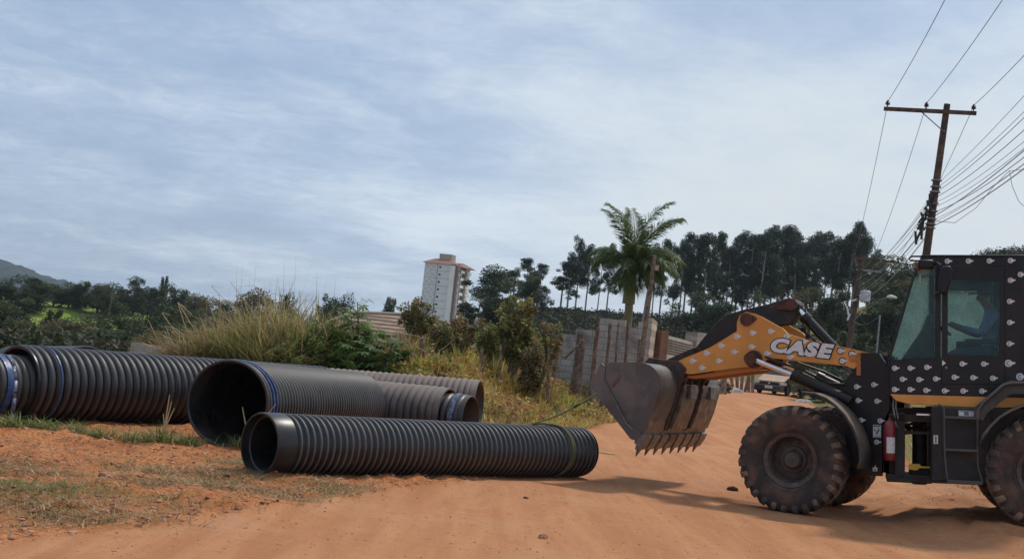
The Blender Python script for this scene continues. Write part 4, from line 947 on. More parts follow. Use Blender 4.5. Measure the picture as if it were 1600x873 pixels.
# fence stakes and posts
def stake(name, a, b, r0, r1, m_, label, group=None, cat='fence post', sq=False):
    mb = MB(); a = Vector(a); b = Vector(b); rg = random.Random(int(a.x*77)); n = 5
    pts = [(a+(b-a)*t-a)+Vector((rg.uniform(-.012, .012), rg.uniform(-.012, .012), 0)) for t in np.linspace(0, 1, n)]
    mb.tube(pts, [r0+(r1-r0)*t for t in np.linspace(0, 1, n)], 4 if sq else 8)
    return tag(mb.build(name, m_, None, smooth=0 if sq else 50, loc=a), label, cat, group)
for px, pt, pb_, Y, r, lab in [(657, 530, 576, 29.6, .075, 'thick dark fence post with a pale edge beside the golden grass'), (752, 541, 588, 29.8, .055, 'fence post in the middle of the bank with a bare stick at its foot'), (781, 537, 582, 30.2, .05, 'fence post just right of the middle one, pale on its right side'), (857, 542, 580, 30.6, .05, 'thin fence post half hidden by the rusty shrub')]:
    t_ = px2(px+1, pt, Y); b_ = px2(px+4, pb_, Y); b_.z = min(b_.z, H(b_.x, Y)-.1); stake('fence_post', b_, t_, r, r*.9, M['wood'], lab, 'fence posts along the bank', sq=True)
for (x1, y1, x0, y0, Y, r, lab, mt) in [(871, 528, 868, 572, 36.4, .07, 'dark square stake at the left end of the grey block wall', 'wood'), (907, 519, 900, 582, 36.6, .12, 'thick dark board stake leaning before the block wall', 'wood'), (911, 533, 906, 582, 36.2, .09, 'short dark stake right beside the thick board stake', 'wood'), (934, 510, 925, 594, 35.6, .07, 'long reddish stake where the two block walls meet', 'redwood'), (954, 505, 947, 572, 36.4, .05, 'thin reddish stake below the palm, first right of the wall step', 'redwood'), (967, 505, 963, 572, 36.4, .035, 'thin dark rod below the palm trunk', 'wood'), (981, 505, 980, 572, 36.4, .05, 'thin reddish stake right of the palm trunk', 'redwood'), (1000, 530, 992, 572, 36.0, .04, 'short bent stick leaning at the wooden pole', 'redwood')]:
    t_ = px2(x1, y1, Y); b_ = px2(x0, y0, Y); b_.z = min(b_.z, H(b_.x, Y)-.1); stake('fence_stake', b_, t_, r, r*.85, M[mt], lab, 'stakes before the block walls', 'fence stake')
t_ = px2(903, 540, 36.1); b_ = px2(882, 560, 36.4); stake('wooden_rail', b_, t_, .03, .03, M['wood'], 'thin rail slanting between two stakes at the block wall', None, 'rail')
a = px2(1023, 398, 35); b = px2(997, 575, 35); b.z = min(b.z, H(b.x, 35)-.2)
stake('wooden_pole', b, a, .10, .05, M['wood'], 'leaning weathered wooden pole in front of the palm and block wall', None, 'pole')
a = px2(1014, 455, 41); b = px2(1001, 530, 41); stake('metal_pole', b, a, .07, .07, M['galv'], 'pale metal pole just behind the leaning wooden pole', None, 'pole')
mb = MB(); a = px2(1026, 419, 35); mb.box(-.05, .05, -.05, .05, -.06, .06); mb.box(-.07, .07, -.07, .07, .06, .075); mb.cyl((-.16, 0, .02), (-.05, 0, .02), .015); tag(mb.build('meter_box', M['beige'], None, loc=a, bevel=.01), 'small beige box fixed near the top of the leaning wooden pole', 'box')

# ------------------------------------------------------------------ palm
def palm():
    b = P(980, 505, 42); b.z = H(b.x, 42)-.2; c = P(986, 432, 42); rg = np.random.default_rng(12)
    root = empty('palm_tree', b); c = c-b; mb = MB(); pts = [c*t+Vector((.04*math.sin(t*3), 0, 0)) for t in np.linspace(0, 1, 12)]
    mb.tube(pts, [.21, .20, .18, .165, .155, .15, .145, .14, .14, .13, .125, .12], 12); mb.build('trunk', M['palmbark'], root, smooth=60)
    mb = MB(); mb.tube([pts[-1]+Vector((0, 0, -.9)), pts[-1]+Vector((0, 0, -.4)), pts[-1]+Vector((.04, 0, .45))], [.21, .20, .09], 12); mb.build('crownshaft', M['palmgreen'], root, smooth=60)
    base = np.array(pts[-1])+[.03, 0, .35]
    # fronds: azimuth, elevation at the base, length
    fr = [(-8, 88, 2.75), (175, 86, 2.5), (100, 84, 2.6), (14, 74, 2.5), (-22, 72, 2.5), (-150, 74, 2.4), (168, 48, 2.4), (176, 30, 2.2), (-170, 38, 2.3), (12, 46, 2.9), (6, 30, 2.5), (25, 58, 2.6), (-30, 34, 2.3), (-70, 36, 2.0), (-110, 30, 2.0), (-80, 60, 2.2), (70, 40, 2.0), (110, 44, 2.0), (90, 64, 2.2), (-120, -8, 1.6), (-10, -12, 1.6), (-90, -20, 1.5), (135, -10, 1.5), (-60, 12, 2.), (-20, 12, 2.)]
    for i, (az, el, ln) in enumerate(fr):
        az = R(az+rg.uniform(-8, 8)); el = R(el); n = 30; p = base.copy(); rach = [p.copy()]; e = el; ln *= .66 if el < 1.2 else .92; hz = np.array([math.cos(az), math.sin(az), 0]); k0 = .014 if el > 1.2 else .030
        for k in range(n):
            st = ln/n; p = p+(hz*math.cos(e)+np.array([0, 0, math.sin(e)]))*st; rach.append(p.copy()); e -= k0+.055*(k/n)**1.3
        mb = MB(); mb.tube([tuple(q) for q in rach], [.028-.024*t for t in np.linspace(0, 1, n+1)], 5); r_ = mb.build('frond', M['palmgreen'], root, smooth=60)
        vs = []; cc = []; lf = np.array([-hz[1], hz[0], 0])
        for k in range(3, n+1):
            for q in range(4):
                o = rach[k-1]*(1-q*.25)+rach[k]*q*.25; t = (k-1+q*.25)/n; L_ = .72*max(.12, math.sin(min(1, t*1.1+.1)*math.pi*.92))**.5
                fw = rach[k]-rach[k-1]; fw /= np.linalg.norm(fw); upv = np.cross(lf, fw)
                for s in (-1, 1):
                    d = lf*s*.8+fw*(.5+.5*t)+upv*rg.uniform(-.25, .45)*s; d /= np.linalg.norm(d); dr = rg.uniform(.15, .55)*(1.35-1.2*math.sin(max(el, 0))*(1-t*.6)); md = o+d*L_*.5-np.array([0, 0, .05*dr]); tip = o+d*L_*.92-np.array([0, 0, L_*dr])
                    w_ = fw*.018; vs += [o, md+w_, tip, md-w_]; cc.append(np.array([(.10, .15, .045), (.14, .19, .06), (.065, .105, .036)][rg.integers(3)])*rg.uniform(.8, 1.3))
        link(quadmesh('leaflets', np.array(vs), 4, np.array(cc), M['leaf']), 'leaflets', None, r_)
    # hanging dead skirt
    tag(root, 'royal palm with feathery fronds rising behind the grey block wall', 'palm')
M['palmbark'] = mat('palm_bark', (.16, .13, .07), (.24, .20, .11), 3, .85, bmp=.3); M['palmgreen'] = mat('palm_green', (.13, .15, .045), (.18, .17, .06), 4, .6)
palm()

# ------------------------------------------------------------------ power poles and cables
def insul(parent, p):
    mb = MB(); mb.lathe([(.0, .20), (.03, .2), (.04, .16), (.075, .13), (.05, .11), (.085, .07), (.05, .05), (.02, .04), (.015, -.05), (0, -.05)], 12, axis='z')
    o = mb.build('insulator', M['porcelain'], parent, smooth=50, loc=p); return o
T1 = P(1480, 163, 40); B1_ = T1+(P(1447, 400, 40)-T1)*1.9; B1_ = T1+(B1_-T1)*((T1.z-H(B1_.x, 40)+.3)/(T1.z-B1_.z))
pole_dir = Vector((.185, .98, 0)).normalized(); arm_dir = Vector((.92, -.39, .0)).normalized()
def power_pole(T, B, r0, r1, armL, armoff, label, junk=True):
    root = empty('utility_pole', B); mb = MB(); ax = T-B; mb.tube([ax*t for t in np.linspace(0, 1, 9)], [r0+(r1-r0)*t for t in np.linspace(0, 1, 9)], 14); mb.build('shaft', M['polewood'], root, smooth=50)
    u = ax.normalized(); c = ax-u*.28; ad = (arm_dir-u*arm_dir.dot(u)*.6).normalized(); off = -pole_dir*(r1+.06)
    mb = MB(); e0 = c+ad*(armoff-armL/2)+off; e1 = c+ad*(armoff+armL/2)+off
    pn = u.cross(ad).normalized(); rt = Matrix((ad, pn, u)).transposed().to_4x4(); mid = (e0+e1)/2
    mb.box(-armL/2, armL/2, -.05, .05, -.06, .06, M=Matrix.Translation(mid) @ rt); ca = mb.build('crossarm', M['polewood'], root, smooth=0, bevel=.006)
    mb = MB(); mb.tube([c+ad*(armoff-armL*.08)-u*.06+off*1.1, c-u*.62+off*.6], .018, 6); mb.cyl(c-u*.62-off*1.3, c-u*.62+off*1.3, .02); mb.build('brace', M['galv'], root)
    pts = []
    for s in (-armL/2+.1, -.04*armL, armL/2-.1):
        p = mid+ad*s+u*.08; insul(root, p); pts.append(B+p+u*.18)
    tag(root, label, 'utility pole'); return root, u, pts, ad
px_m = 2000/40
pr1, u1, ins1, ad1 = power_pole(T1, B1_, .155, .10, 139/px_m*1.01, -.52, 'tall wooden power pole with crossarm and cable bundle rising behind the loader cab')
# brackets and cable clutter on pole 1
mb = MB(); ax = (T1-B1_); Lp = ax.length; rgc = random.Random(3)
def on1(py): t = P(1480-(py-163)*33/237, py, 40); return t-B1_
for py in (282, 292, 300, 318, 330, 342, 350, 356):
    c = on1(py); mb.lathe([(.15, -.02), (.165, -.02), (.165, .02), (.15, .02)], 14, axis='z', c=c)
mb.build('strap', M['galv'], pr1)
mb = MB()
for k in range(26):
    py = rgc.uniform(300, 372); c = on1(py)+Vector((-.12-.25*max(0, (py-315)/55)+rgc.uniform(-.07, .07), -.1+rgc.uniform(-.08, .08), 0))
    mb.tube([c+Vector((rgc.uniform(-.1, .1), rgc.uniform(-.1, .1), rgc.uniform(.0, .22))) , c+Vector((rgc.uniform(-.08, .08), 0, 0)), c+Vector((rgc.uniform(-.14, .05), rgc.uniform(-.1, .1), rgc.uniform(-.3, -.05)))], rgc.uniform(.018, .05), 6)
mb.build('splice_box', M['cable'], pr1)
T2 = P(1347, 397, 70); T2b = P(1322, 575, 70); B2_ = T2+(T2b-T2)*((T2.z-H(T2b.x, 70)+.3)/(T2.z-T2b.z))
arm_dir = Vector((.92, -.39, .0)).normalized()
pr2, u2, ins2, ad2 = power_pole(T2, B2_, .19, .13, 2.5, .75, 'farther wooden power pole with transformer and street lamp, left of the cab')
mb = MB(); c = P(1358, 423, 70)-B2_; mb.box(-.7, .7, -.05, .05, -.05, .05, M=Matrix.Translation(c)); mb.build('lower_crossarm', M['galv'], pr2, bevel=.005)
mb = MB(); c = P(1352, 463, 69.7)-B2_; mb.lathe([(0, .33), (.2, .33), (.27, .28), (.27, -.25), (.22, -.3), (0, -.3)], 18, axis='z', c=c); mb.build('transformer', mat('transformer_grey', (.50, .52, .56), None, 3, .5), pr2, smooth=40)
mb = MB()
for s in (-.12, .12): mb.cyl(c+Vector((s, 0, .33)), c+Vector((s, 0, .5)), .035, .02, 8)
mb.build('bushing', M['porcelain'], pr2)
mb = MB(); l0 = P(1336, 498, 69.8)-B2_; l1 = P(1375, 468, 69)-B2_; l2 = P(1389, 464, 68.6)-B2_; mb.tube([l0, (l0*.5+l1*.5)+Vector((0, 0, .03)), l1, l2], .03, 8); sa = mb.build('lamp_arm', M['galv'], pr2, smooth=50)
mb = MB(); mb.tube([l2-Vector((.12, 0, .0)), l2+Vector((.1, 0, .03)), l2+Vector((.42, 0, .0))], [.05, .11, .06], 10); mb.build('lamp_head', mat('lamp_head', (.5, .5, .5), None, 3, .4), sa, smooth=50)
mb = MB()
for a_, b_ in (((1323, 478), (1326, 492)), ((1324, 500), (1328, 490)), ((1331, 470), (1338, 468))): mb.tube([P(*a_, 69.7)-B2_, P(*b_, 69.7)-B2_], .05, 6)
mb.build('fuse_holder', M['white'], pr2)
sp_ = P(1375, 492, 60); sb = P(1366, 575, 60); sb.z = H(sb.x, 60)-.2
stake('lamp_post', sb, sp_, .055, .04, M['galv'], 'slim pale post between the far power pole and the cab', None, 'post')
def catenary(a, b, sag, n=18): return [tuple(a.lerp(b, t)-Vector((0, 0, sag*4*t*(1-t)))) for t in np.linspace(0, 1, n)]
off0 = (T1-T2); off0.z = 0; off0 = off0.normalized()
T0 = Vector((T1.x+off0.x*32, T1.y+off0.y*32, T1.z+.2))
def cable(segs, r, m_, label, cat='power line', group=None):
    mb = MB()
    for s in segs: mb.tube(s, r, 5, cap=False)
    return tag(mb.build('overhead_cable', m_, None, smooth=60), label, cat, group)
dT = T0-T1; ins0 = [p+dT for p in ins1]
# second copy of the pole, beyond the right edge of the frame, that carries the near ends
arm_dir = Vector((.985, .17, -.02)).normalized()
pr0 = copy_tree(pr1); pr0.location = B1_+dT; pr0['label'] = 'nearest wooden power pole, outside the right edge of the photo'
for i, nm in enumerate(('left', 'middle', 'right')):
    cable([catenary(ins2[i], ins1[i], .35), catenary(ins1[i], ins0[i], .55)], .010, M['cable_pale'], '%s high-voltage wire resting on the %s insulator of the near crossarm' % (nm, nm), group='high-voltage wires')
def on2(py): t = P(1347-(py-397)*25/178, py, 70); return t
rc = random.Random(8); k = 0
for py in (283, 290, 297, 306, 315, 322, 330, 336, 342, 347, 352):
    a = on1(py)+B1_+Vector((.1, -.1, 0)); b = a+dT+Vector((rc.uniform(-.15, .15), 0, rc.uniform(-.05, .25)-k*.03)); c = on2(430+k*4)+Vector((rc.uniform(-.1, .1), 0, 0)); k += 1; ordw = ['topmost', 'second', 'third', 'fourth', 'fifth', 'sixth', 'seventh', 'eighth', 'ninth', 'tenth', 'lowest'][k-1]
    cable([catenary(c, a, rc.uniform(.25, .7)), catenary(a, b, rc.uniform(.25, .75))], rc.choice([.007, .009, .013]), rc.choice([M['cable'], M['cable_pale'], M['cable_pale']]), '%s thin telephone cable of the bundle running from the near pole' % (ordw if k in (1, 11) else ordw+' from the top,'), 'cable', 'telephone cables')
a = on1(345)+B1_; cable([[tuple(a), tuple(P(1492, 348, 39.5)), tuple(P(1525, 325, 38.5)), tuple(P(1552, 292, 37.5)), tuple(P(1577, 267, 36.5)), tuple(P(1640, 262, 33))]], .008, M['cable'], 'slack dark cable looping low to the right from the near pole', 'cable')
cable([[tuple(P(1577, 267, 36.5)), tuple(P(1582, 292, 36.3)), tuple(P(1592, 315, 36)), tuple(P(1615, 335, 35))]], .008, M['cable'], 'short cable hanging down in a curve at the right edge of the sky', 'cable')
cable([catenary(on2(500), sp_, .35)], .010, M['cable_pale'], 'thin drop wire between the far pole and the slim pale post', 'cable')

# ------------------------------------------------------------------ parked car
def car():
    c = P(1201, 611, 66.5); fd = Vector((-.5, -.866, 0)); cc_ = c-fd*2.0; g0 = H(cc_.x, cc_.y); root = empty('parked_car', (cc_.x, cc_.y, g0), 0)   # local -x is the front, turned towards us
    root.rotation_euler = (0, 0, R(60))
    body = dusty('dark_car_paint', (.02, .021, .025), .3, .35, scale=2, up=.55, dust=(.45, .30, .20)); hood = mat('dusty_bonnet', (.46, .31, .21), (.38, .25, .17), 4, .8)
    # local x runs along the car, front at -x ; y across
    prof = [(-1.95, .32), (-2.0, .55), (-1.93, .74), (-1.72, .86), (-.85, .98), (-.25, 1.40), (.25, 1.47), (1.15, 1.42), (1.72, 1.02), (1.92, .95), (1.98, .5), (1.9, .3)]
    low = [(-1.95, .17), (-2.0, .48), (-1.95, .62), (-1.80, .70), (-.85, 1.0), (1.72, 1.0), (1.92, .95), (1.98, .5), (1.9, .18)]
    mb = MB(); wd = lambda x, z: .80*(1-.10*max(0, (abs(x)-1.4)/.6)**2)
    n = len(low); vs = []
    for s, sc in ((-1, .92), (-1, 1), (1, 1), (1, .92)):
        for x, z in low: vs.append((x*(1 if sc == 1 else .985), s*wd(x, z)*sc, z if sc == 1 else .2+(z-.2)*.985+.01))
    rings = [(0, 1), (1, 2), (2, 3)]; fs = [(a*n+i, a*n+(i+1) % n, b*n+(i+1) % n, b*n+i) for a, b in rings for i in range(n)]+[list(range(n)), list(reversed(range(3*n, 4*n)))]
    mb.add(vs, fs); mb.build('body', body, root, smooth=40, bevel=.03)
    mb = MB(); cab_ = [(-.85, .98), (-.2, 1.42), (.25, 1.47), (1.1, 1.42), (1.7, 1.0)]; n = len(cab_)
    vs = [(x, s*(.76-.14*(z-.98)/.5), z) for s in (-1, 1) for x, z in cab_]; mb.add(vs, [(i, i+1, n+i+1, n+i) for i in range(n-1)]+[list(range(n)), list(reversed(range(n, 2*n)))]); mb.build('cabin_glass', M['carglass'], root, smooth=0)
    mb = MB(); mb.box(-.24, 1.15, -.62, .62, 1.425, 1.485); 
    for s in (-1, 1):
        mb.tube([(-.88, s*.77, .98), (-.22, s*.64, 1.43)], .035, 6); mb.tube([(1.1, s*.64, 1.43), (1.72, s*.76, 1.0)], .05, 6); mb.tube([(.35, s*.78, 1.0), (.35, s*.64, 1.45)], .04, 6)
    mb.build('roof', body, root, bevel=.02)
    mb = MB(); mb.add([(-1.80, -.72, .715), (-.87, -.74, 1.012), (-.87, .74, 1.012), (-1.80, .72, .715), (-1.90, -.55, .675), (-1.90, .55, .675)], [(0, 1, 2, 3), (4, 0, 3, 5)]); o = mb.build('bonnet', hood, root, smooth=0); s = o.modifiers.new('s', 'SOLIDIFY'); s.thickness = .02
    mb = MB(); mb.box(-2.06, -1.9, -.80, .80, .15, .47); mb.build('bumper', body, root, bevel=.04)
    for s in (-1, 1):
        mb = MB(); mb.box(-2.02, -1.88, s*.72-.17, s*.72+.12 if s > 0 else s*.72+.17, .50, .64); mb.build('headlight', mat('headlamp_glass', (.55, .52, .48), None, 4, .15), root, bevel=.02)
    mb = MB(); mb.box(-2.035, -1.95, -.48, .48, .52, .62); mb.build('grille', M['dark'], root)
    mb = MB(); mb.cyl((-2.05, 0, .57), (-2.03, 0, .57), .045, n=14); mb.build('badge', M['chrome'], root)
    mb = MB(); mb.box(-2.085, -2.06, -.20, .20, .30, .43); pl = mb.build('number_plate', M['white'], root)
    mb = MB(); mb.box(-2.09, -2.084, -.15, .15, .335, .395); mb.build('plate_print', M['greysoft'], pl)
    for x in (-1.25, 1.25):
        for s in (-1, 1):
            mb = MB(); mb.lathe([(.0, s*.78), (.18, s*.78), (.2, s*.76), (.0, s*.70)], 20, c=(x, 0, .30)); wh = mb.build('wheel', M['rim'], root, smooth=40)
            mb = MB(); mb.lathe([(.19, .70*s), (.28, .70*s), (.30, .68*s), (.30, .82*s-.0), (.28, .80*s), (.19, .79*s)], 24, c=(x, 0, .30), closed=True); mb.build('tyre', M['dark'], wh, smooth=40)
    for s in (-1, 1):
        mb = MB(); mb.box(-.75, -.6, s*.86-.09, s*.86+.09, 1.0, 1.12); mb.build('mirror', body, root, bevel=.02)
        mb = MB(); mb.box(.1, .25, s*.815-.01, s*.815+.01, .86, .89); mb.build('door_handle', body, root)
    tag(root, 'dark hatchback with a dust-covered bonnet parked at the far end of the dirt road', 'car')
car()
# rubble and boards beside the car
rg = random.Random(5); mbp = []
for i, (px, py, Y, kind, lab) in enumerate([(1128, 590, 62, 0, 'heap of dark rubble left of the parked car'), (1147, 588, 64, 1, 'pale tarpaulin heap between rubble and the parked car'), (1163, 580, 66, 2, 'leaning boards stacked right beside the parked car'), (1118, 583, 60, 2, 'leaning boards beside the gate pier'), (1256, 608, 60, 1, 'pale sack lying behind the parked car')]):
    q = P(px, py+10, Y); z = H(q.x, Y); mb = MB()
    if kind == 0:
        for k in range(30): a = rg.uniform(0, 6.3); r = rg.uniform(0, .8); s = rg.uniform(.08, .2); h_ = max(0, .5-r*.5)*rg.random(); mb.box(-s, s, -s*.6, s*.6, -s*.5, s*.5, M=Matrix.Translation((r*math.cos(a), r*.5*math.sin(a), h_+.05)) @ Euler((rg.random(), rg.random(), rg.random()*3)).to_matrix().to_4x4())
        tag(mb.build('rubble_heap', M['wood'], None, loc=(q.x, Y, z)), lab, 'rubble', kind='stuff')
    elif kind == 1:
        n = 14; vs = [(-.6+1.2*a/n, -.4+.8*b/n, .26*(math.sin(math.pi*a/n)*math.sin(math.pi*b/n))**.6*(1+.3*float(fbm(a*.3+i, b*.3, 2)))) for a in range(n+1) for b in range(n+1)]
        mb.add(vs, [(a*(n+1)+b, (a+1)*(n+1)+b, (a+1)*(n+1)+b+1, a*(n+1)+b+1) for a in range(n) for b in range(n)]); sc = .8 if i == 4 else 1
        o = mb.build('tarpaulin' if i != 4 else 'sack', mat('pale_sheet', (.36, .32, .27), (.22, .19, .16), 4, .8), None, smooth=60, loc=(q.x, Y, z-.03)); o.scale = (sc, sc, sc); tag(o, lab, 'tarpaulin' if i != 4 else 'sack')
    else:
        root = empty('board_stack', (q.x, Y, z))
        for k in range(6): mb = MB(); mb.box(-.08, .08, -.015, .015, 0, 1.4+rg.uniform(-.3, .2), M=Matrix.Translation((k*.2-.5, 0, 0)) @ Euler((R(-15), R(rg.uniform(-14, 14)), 0)).to_matrix().to_4x4()); mb.build('board', M['wood'], root)
        tag(root, lab, 'boards')
# ------------------------------------------------------------------ wheel loader
def loader():
    g = Vector((5.34, 15.98, .103)); ar = R(15.75)
    F = Vector((-math.cos(ar), math.sin(ar), 0)); Lf = Vector((-math.sin(ar), -math.cos(ar), 0))
    T = Matrix.Rotation(R(4.72), 3, Lf); C2 = Matrix.Rotation(R(.66), 3, F); RR = C2 @ T
    f, l, z = RR @ F, RR @ Lf, RR @ Vector((0, 0, 1))
    root = empty('wheel_loader'); root.matrix_world = Matrix.Translation(g) @ Matrix((f, l, z)).transposed().to_4x4()
    DZ = R(-12.55)
    def fb(mb, name, m, parent=root, **k):     # part of the articulated front frame
        o = mb.build(name, m, parent, **k)
        if parent is root: o.rotation_euler = (0, 0, DZ)
        return o
    BK, OR = [M['black'], M['white'], M['greymark']], [M['orange'], M['white'], M['greysoft'], M['black']]
    def emblem(mb, u, zz, v, r=.031, s=1):
        """round badge with a small pointer, printed 2 mm proud of the panel at side v"""
        n = 18; e = .003*s; pts = []
        for k in range(n+1):
            a = R(22)+R(316)*k/n; pts.append((u-r*math.cos(a), v+e, zz+r*math.sin(a)))
        tip = [(u-r*1.75, v+e, zz+r*.38), (u-r*1.75, v+e, zz-r*.1)]
        c = len(pts); allp = pts+[tip[1], tip[0]]; mb.add(allp, [list(range(c+2))], 1)
        ring = []
        for k in range(11):
            a = R(50)+R(260)*k/10
            for q in (.34, .62): ring.append((u-r*q*math.cos(a), v+e*1.8, zz+r*q*math.sin(a)))
        mb.add(ring, [(2*k, 2*k+1, 2*k+3, 2*k+2) for k in range(10)], 2)
    # wheels
    def wheel(u, side, fr, rz):
        cx, cz = u, .66; v0 = .85*side; s = side
        mb = MB()
        prof = [(.10, v0+s*.03), (.16, v0+s*.02), (.17, v0+s*.0), (.255, v0-s*.02), (.268, v0+s*.12), (.285, v0+s*.165), (.335, v0+s*.185), (.35, v0+s*.17), (.34, v0-s*.17), (.2, v0-s*.1)]
        mb.lathe(prof, 48, c=(cx, 0, cz)); mb.lathe([(0, v0+s*.10), (.09, v0+s*.095), (.115, v0+s*.07), (.12, v0+s*.02)], 32, c=(cx, 0, cz))
        for k in range(10):
            a = 2*math.pi*k/10; p = Vector((cx+.2*math.cos(a), v0, cz+.2*math.sin(a))); mb.cyl(p-Vector((0, s*.04, 0)), p+Vector((0, s*.02, 0)), .014, n=6)
        w_ = mb.build('wheel', M['rim'], root, smooth=40)
        if fr: w_.rotation_euler = (0, 0, DZ)
        mb = MB(); P_ = [(.335, .15), (.35, .19), (.39, .212), (.46, .225), (.53, .224), (.595, .210), (.628, .18), (.638, .10), (.640, 0)]
        full = [(r, v0+q) for r, q in P_]+[(r, v0-q) for r, q in reversed(P_[:-1])]; mb.lathe(full, 96, c=(cx, 0, cz))
        mb.lathe([(.345, v0+s*.19), (.36, v0+s*.20), (.372, v0+s*.209), (.365, v0+s*.195)], 64, c=(cx, 0, cz))
        ty = mb.build('tyre', M['tyre'], w_, smooth=45)
        tr = MB(); nl = 28
        for k in range(nl):
            for sd in (-1, 1):
                a0 = 2*math.pi*(k+.5*(sd > 0))/nl; vs = []
                for (q, ang, ro, ri, hw) in ((.005, .16, .662, .60, .050), (.10, .06, .664, .60, .056), (.18, 0, .655, .58, .064), (.212, -.012, .618, .56, .060), (.219, -.014, .585, .545, .046)):
                    a = a0+ang*(1 if sd > 0 else 1)
                    for rr_, da in ((ri, -hw*1.15), (ro, -hw*.85), (ro, hw*.85), (ri, hw*1.15)):
                        b = a+da; vs.append((cx+rr_*math.cos(b), v0+sd*(q+(.012 if rr_ == ro and q > .2 else 0)), cz+rr_*math.sin(b)))
                fs = []
                for i in range(4):
                    for j in range(3): fs.append((i*4+j, i*4+j+1, (i+1)*4+j+1, (i+1)*4+j))
                fs += [(0, 1, 2, 3), (16, 17, 18, 19)]; tr.add(vs, fs)
        tr.build('tread', M['tread'], ty, smooth=0)
        return w_
    for side in (1, -1): wheel(1.35, side, True, 0)
    for side in (1, -1): wheel(-1.35, side, False, 0)
    # front axle and frame
    mb = MB(); mb.cyl((1.35, -.72, .66), (1.35, .72, .66), .15, n=16); mb.box(1.15, 1.55, -.3, .3, .45, .9); fb(mb, 'front_axle', M['blacksteel'], smooth=40)
    mb = MB(); mb.cyl((-1.35, -.72, .66), (-1.35, .72, .66), .15, n=16); mb.box(-1.55, -1.15, -.3, .3, .45, .9); mb.build('rear_axle', M['blacksteel'], root, smooth=40)
    tow = [(.70, 2.0), (.40, 2.0), (.28, 1.80), (.27, 1.31), (.35, 1.15), (.36, .50), (.70, .49), (1.30, .50), (1.55, .62), (1.45, .95), (.80, .98), (.82, 1.29), (.94, 1.59), (.79, 1.68), (.69, 1.82)]
    mb = MB(); mb.prism(tow, .42, .50); mb.prism(tow, -.50, -.42); mb.box(.35, .7, -.42, .42, .55, 1.5); mb.box(.42, .62, -.42, .42, 1.5, 1.75)
    for u, zz in [(.67, 1.58), (.46, 1.61), (.65, 1.41), (.42, 1.41), (.61, 1.17), (.38, 1.17), (.42, .91)]: emblem(mb, u, zz, .50)
    fb(mb, 'loader_tower', BK, smooth=30, bevel=0)
    mb = MB(); mb.box(.37, .465, .501, .504, .965, 1.12, 0); mb.box(.375, .46, .504, .506, 1.095, 1.115, 1); mb.prism([(.445, 1.08), (.43, 1.04), (.41, 1.05), (.40, 1.085), (.385, 1.06), (.40, 1.03), (.415, .995), (.435, 1.01), (.425, 1.035), (.455, 1.05)], .504, .506, 1); mb.box(.38, .455, .504, .506, .97, .98, 1)
    fb(mb, 'warning_sticker', [M['white'], M['greymark']], smooth=0)
    mb = MB(); mb.prism([(.465, .555), (.41, .555), (.41, .60), (.425, .60), (.435, .635), (.445, .60), (.465, .60)], .501, .504, 0); mb.box(.425, .45, .504, .506, .56, .58, 1); fb(mb, 'arrow_sticker', [M['white'], M['greymark']], smooth=0)
    # fender
    mb = MB(); fo = [(1.18, 1.50), (1.02, 1.485), (.88, 1.43), (.76, 1.345), (.65, 1.235), (.56, 1.10), (.50, .96), (.46, .82), (.455, .70), (.49, .60)]; n = len(fo)
    def inward(k, d):
        a = Vector((1.35, .66)); p = Vector(fo[k]); q = (a-p).normalized()*d; return (p.x+q.x, p.y+q.y)
    vs = []
    for v in (.62, 1.12, 1.15, 1.15):
        for k in range(n): vs.append((fo[k][0], v, fo[k][1]) if v < 1.15 else None)
    vs = vs[:2*n]; vs += [(fo[k][0], 1.15, fo[k][1]-.0) for k in range(n)]; vs += [(inward(k, .03)[0], 1.155, inward(k, .03)[1]) for k in range(n)]
    mb.add(vs, [(r_*n+k, r_*n+k+1, (r_+1)*n+k+1, (r_+1)*n+k) for r_ in range(3) for k in range(n-1)]); o = fb(mb, 'front_fender', M['fender'], smooth=50); s = o.modifiers.new('s', 'SOLIDIFY'); s.thickness = .018
    mb = MB(); mb.add([(p[0], .615, p[1]) for p in fo]+[(.72, .60, .60), (.80, .60, 1.25)], [list(range(n))+[n, n+1]]); o = fb(mb, 'fender_bracket', M['blacksteel'], smooth=0); s = o.modifiers.new('s', 'SOLIDIFY'); s.thickness = .02
    mb = MB(); mb.add([(p[0], -v, p[1]) for v in (.62, 1.15) for p in fo], [(k, k+1, n+k+1, n+k) for k in range(n-1)]); o = fb(mb, 'front_fender', M['fender'], smooth=50); s = o.modifiers.new('s', 'SOLIDIFY'); s.thickness = .018
    # lift arms
    arm = [(3.02, 1.70), (3.05, 1.79), (3.0, 1.87), (2.59, 2.04), (2.35, 2.18), (2.22, 2.26), (2.22, 2.38), (2.185, 2.46), (2.10, 2.515), (2.0, 2.49), (1.9, 2.45), (1.79, 2.39), (1.62, 2.30), (1.55, 2.235), (1.35, 2.17), (1.0, 2.10), (.74, 2.04), (.62, 2.01), (.63, 1.86), (.71, 1.80), (.82, 1.84), (1.17, 1.87), (1.53, 1.90), (1.80, 1.92), (1.86, 1.87), (2.02, 1.80), (2.2, 1.785), (2.45, 1.75), (2.83, 1.69)]
    EA = [(2.01, 2.24), (1.77, 2.26), (2.22, 2.19), (2.43, 2.07), (2.63, 1.97), (2.25, 1.99), (2.02, 2.06), (2.46, 1.87), (2.69, 1.775), (1.815, 1.975), (1.56, 2.20), (1.34, 2.135), (1.51, 1.94), (2.82, 1.865)]
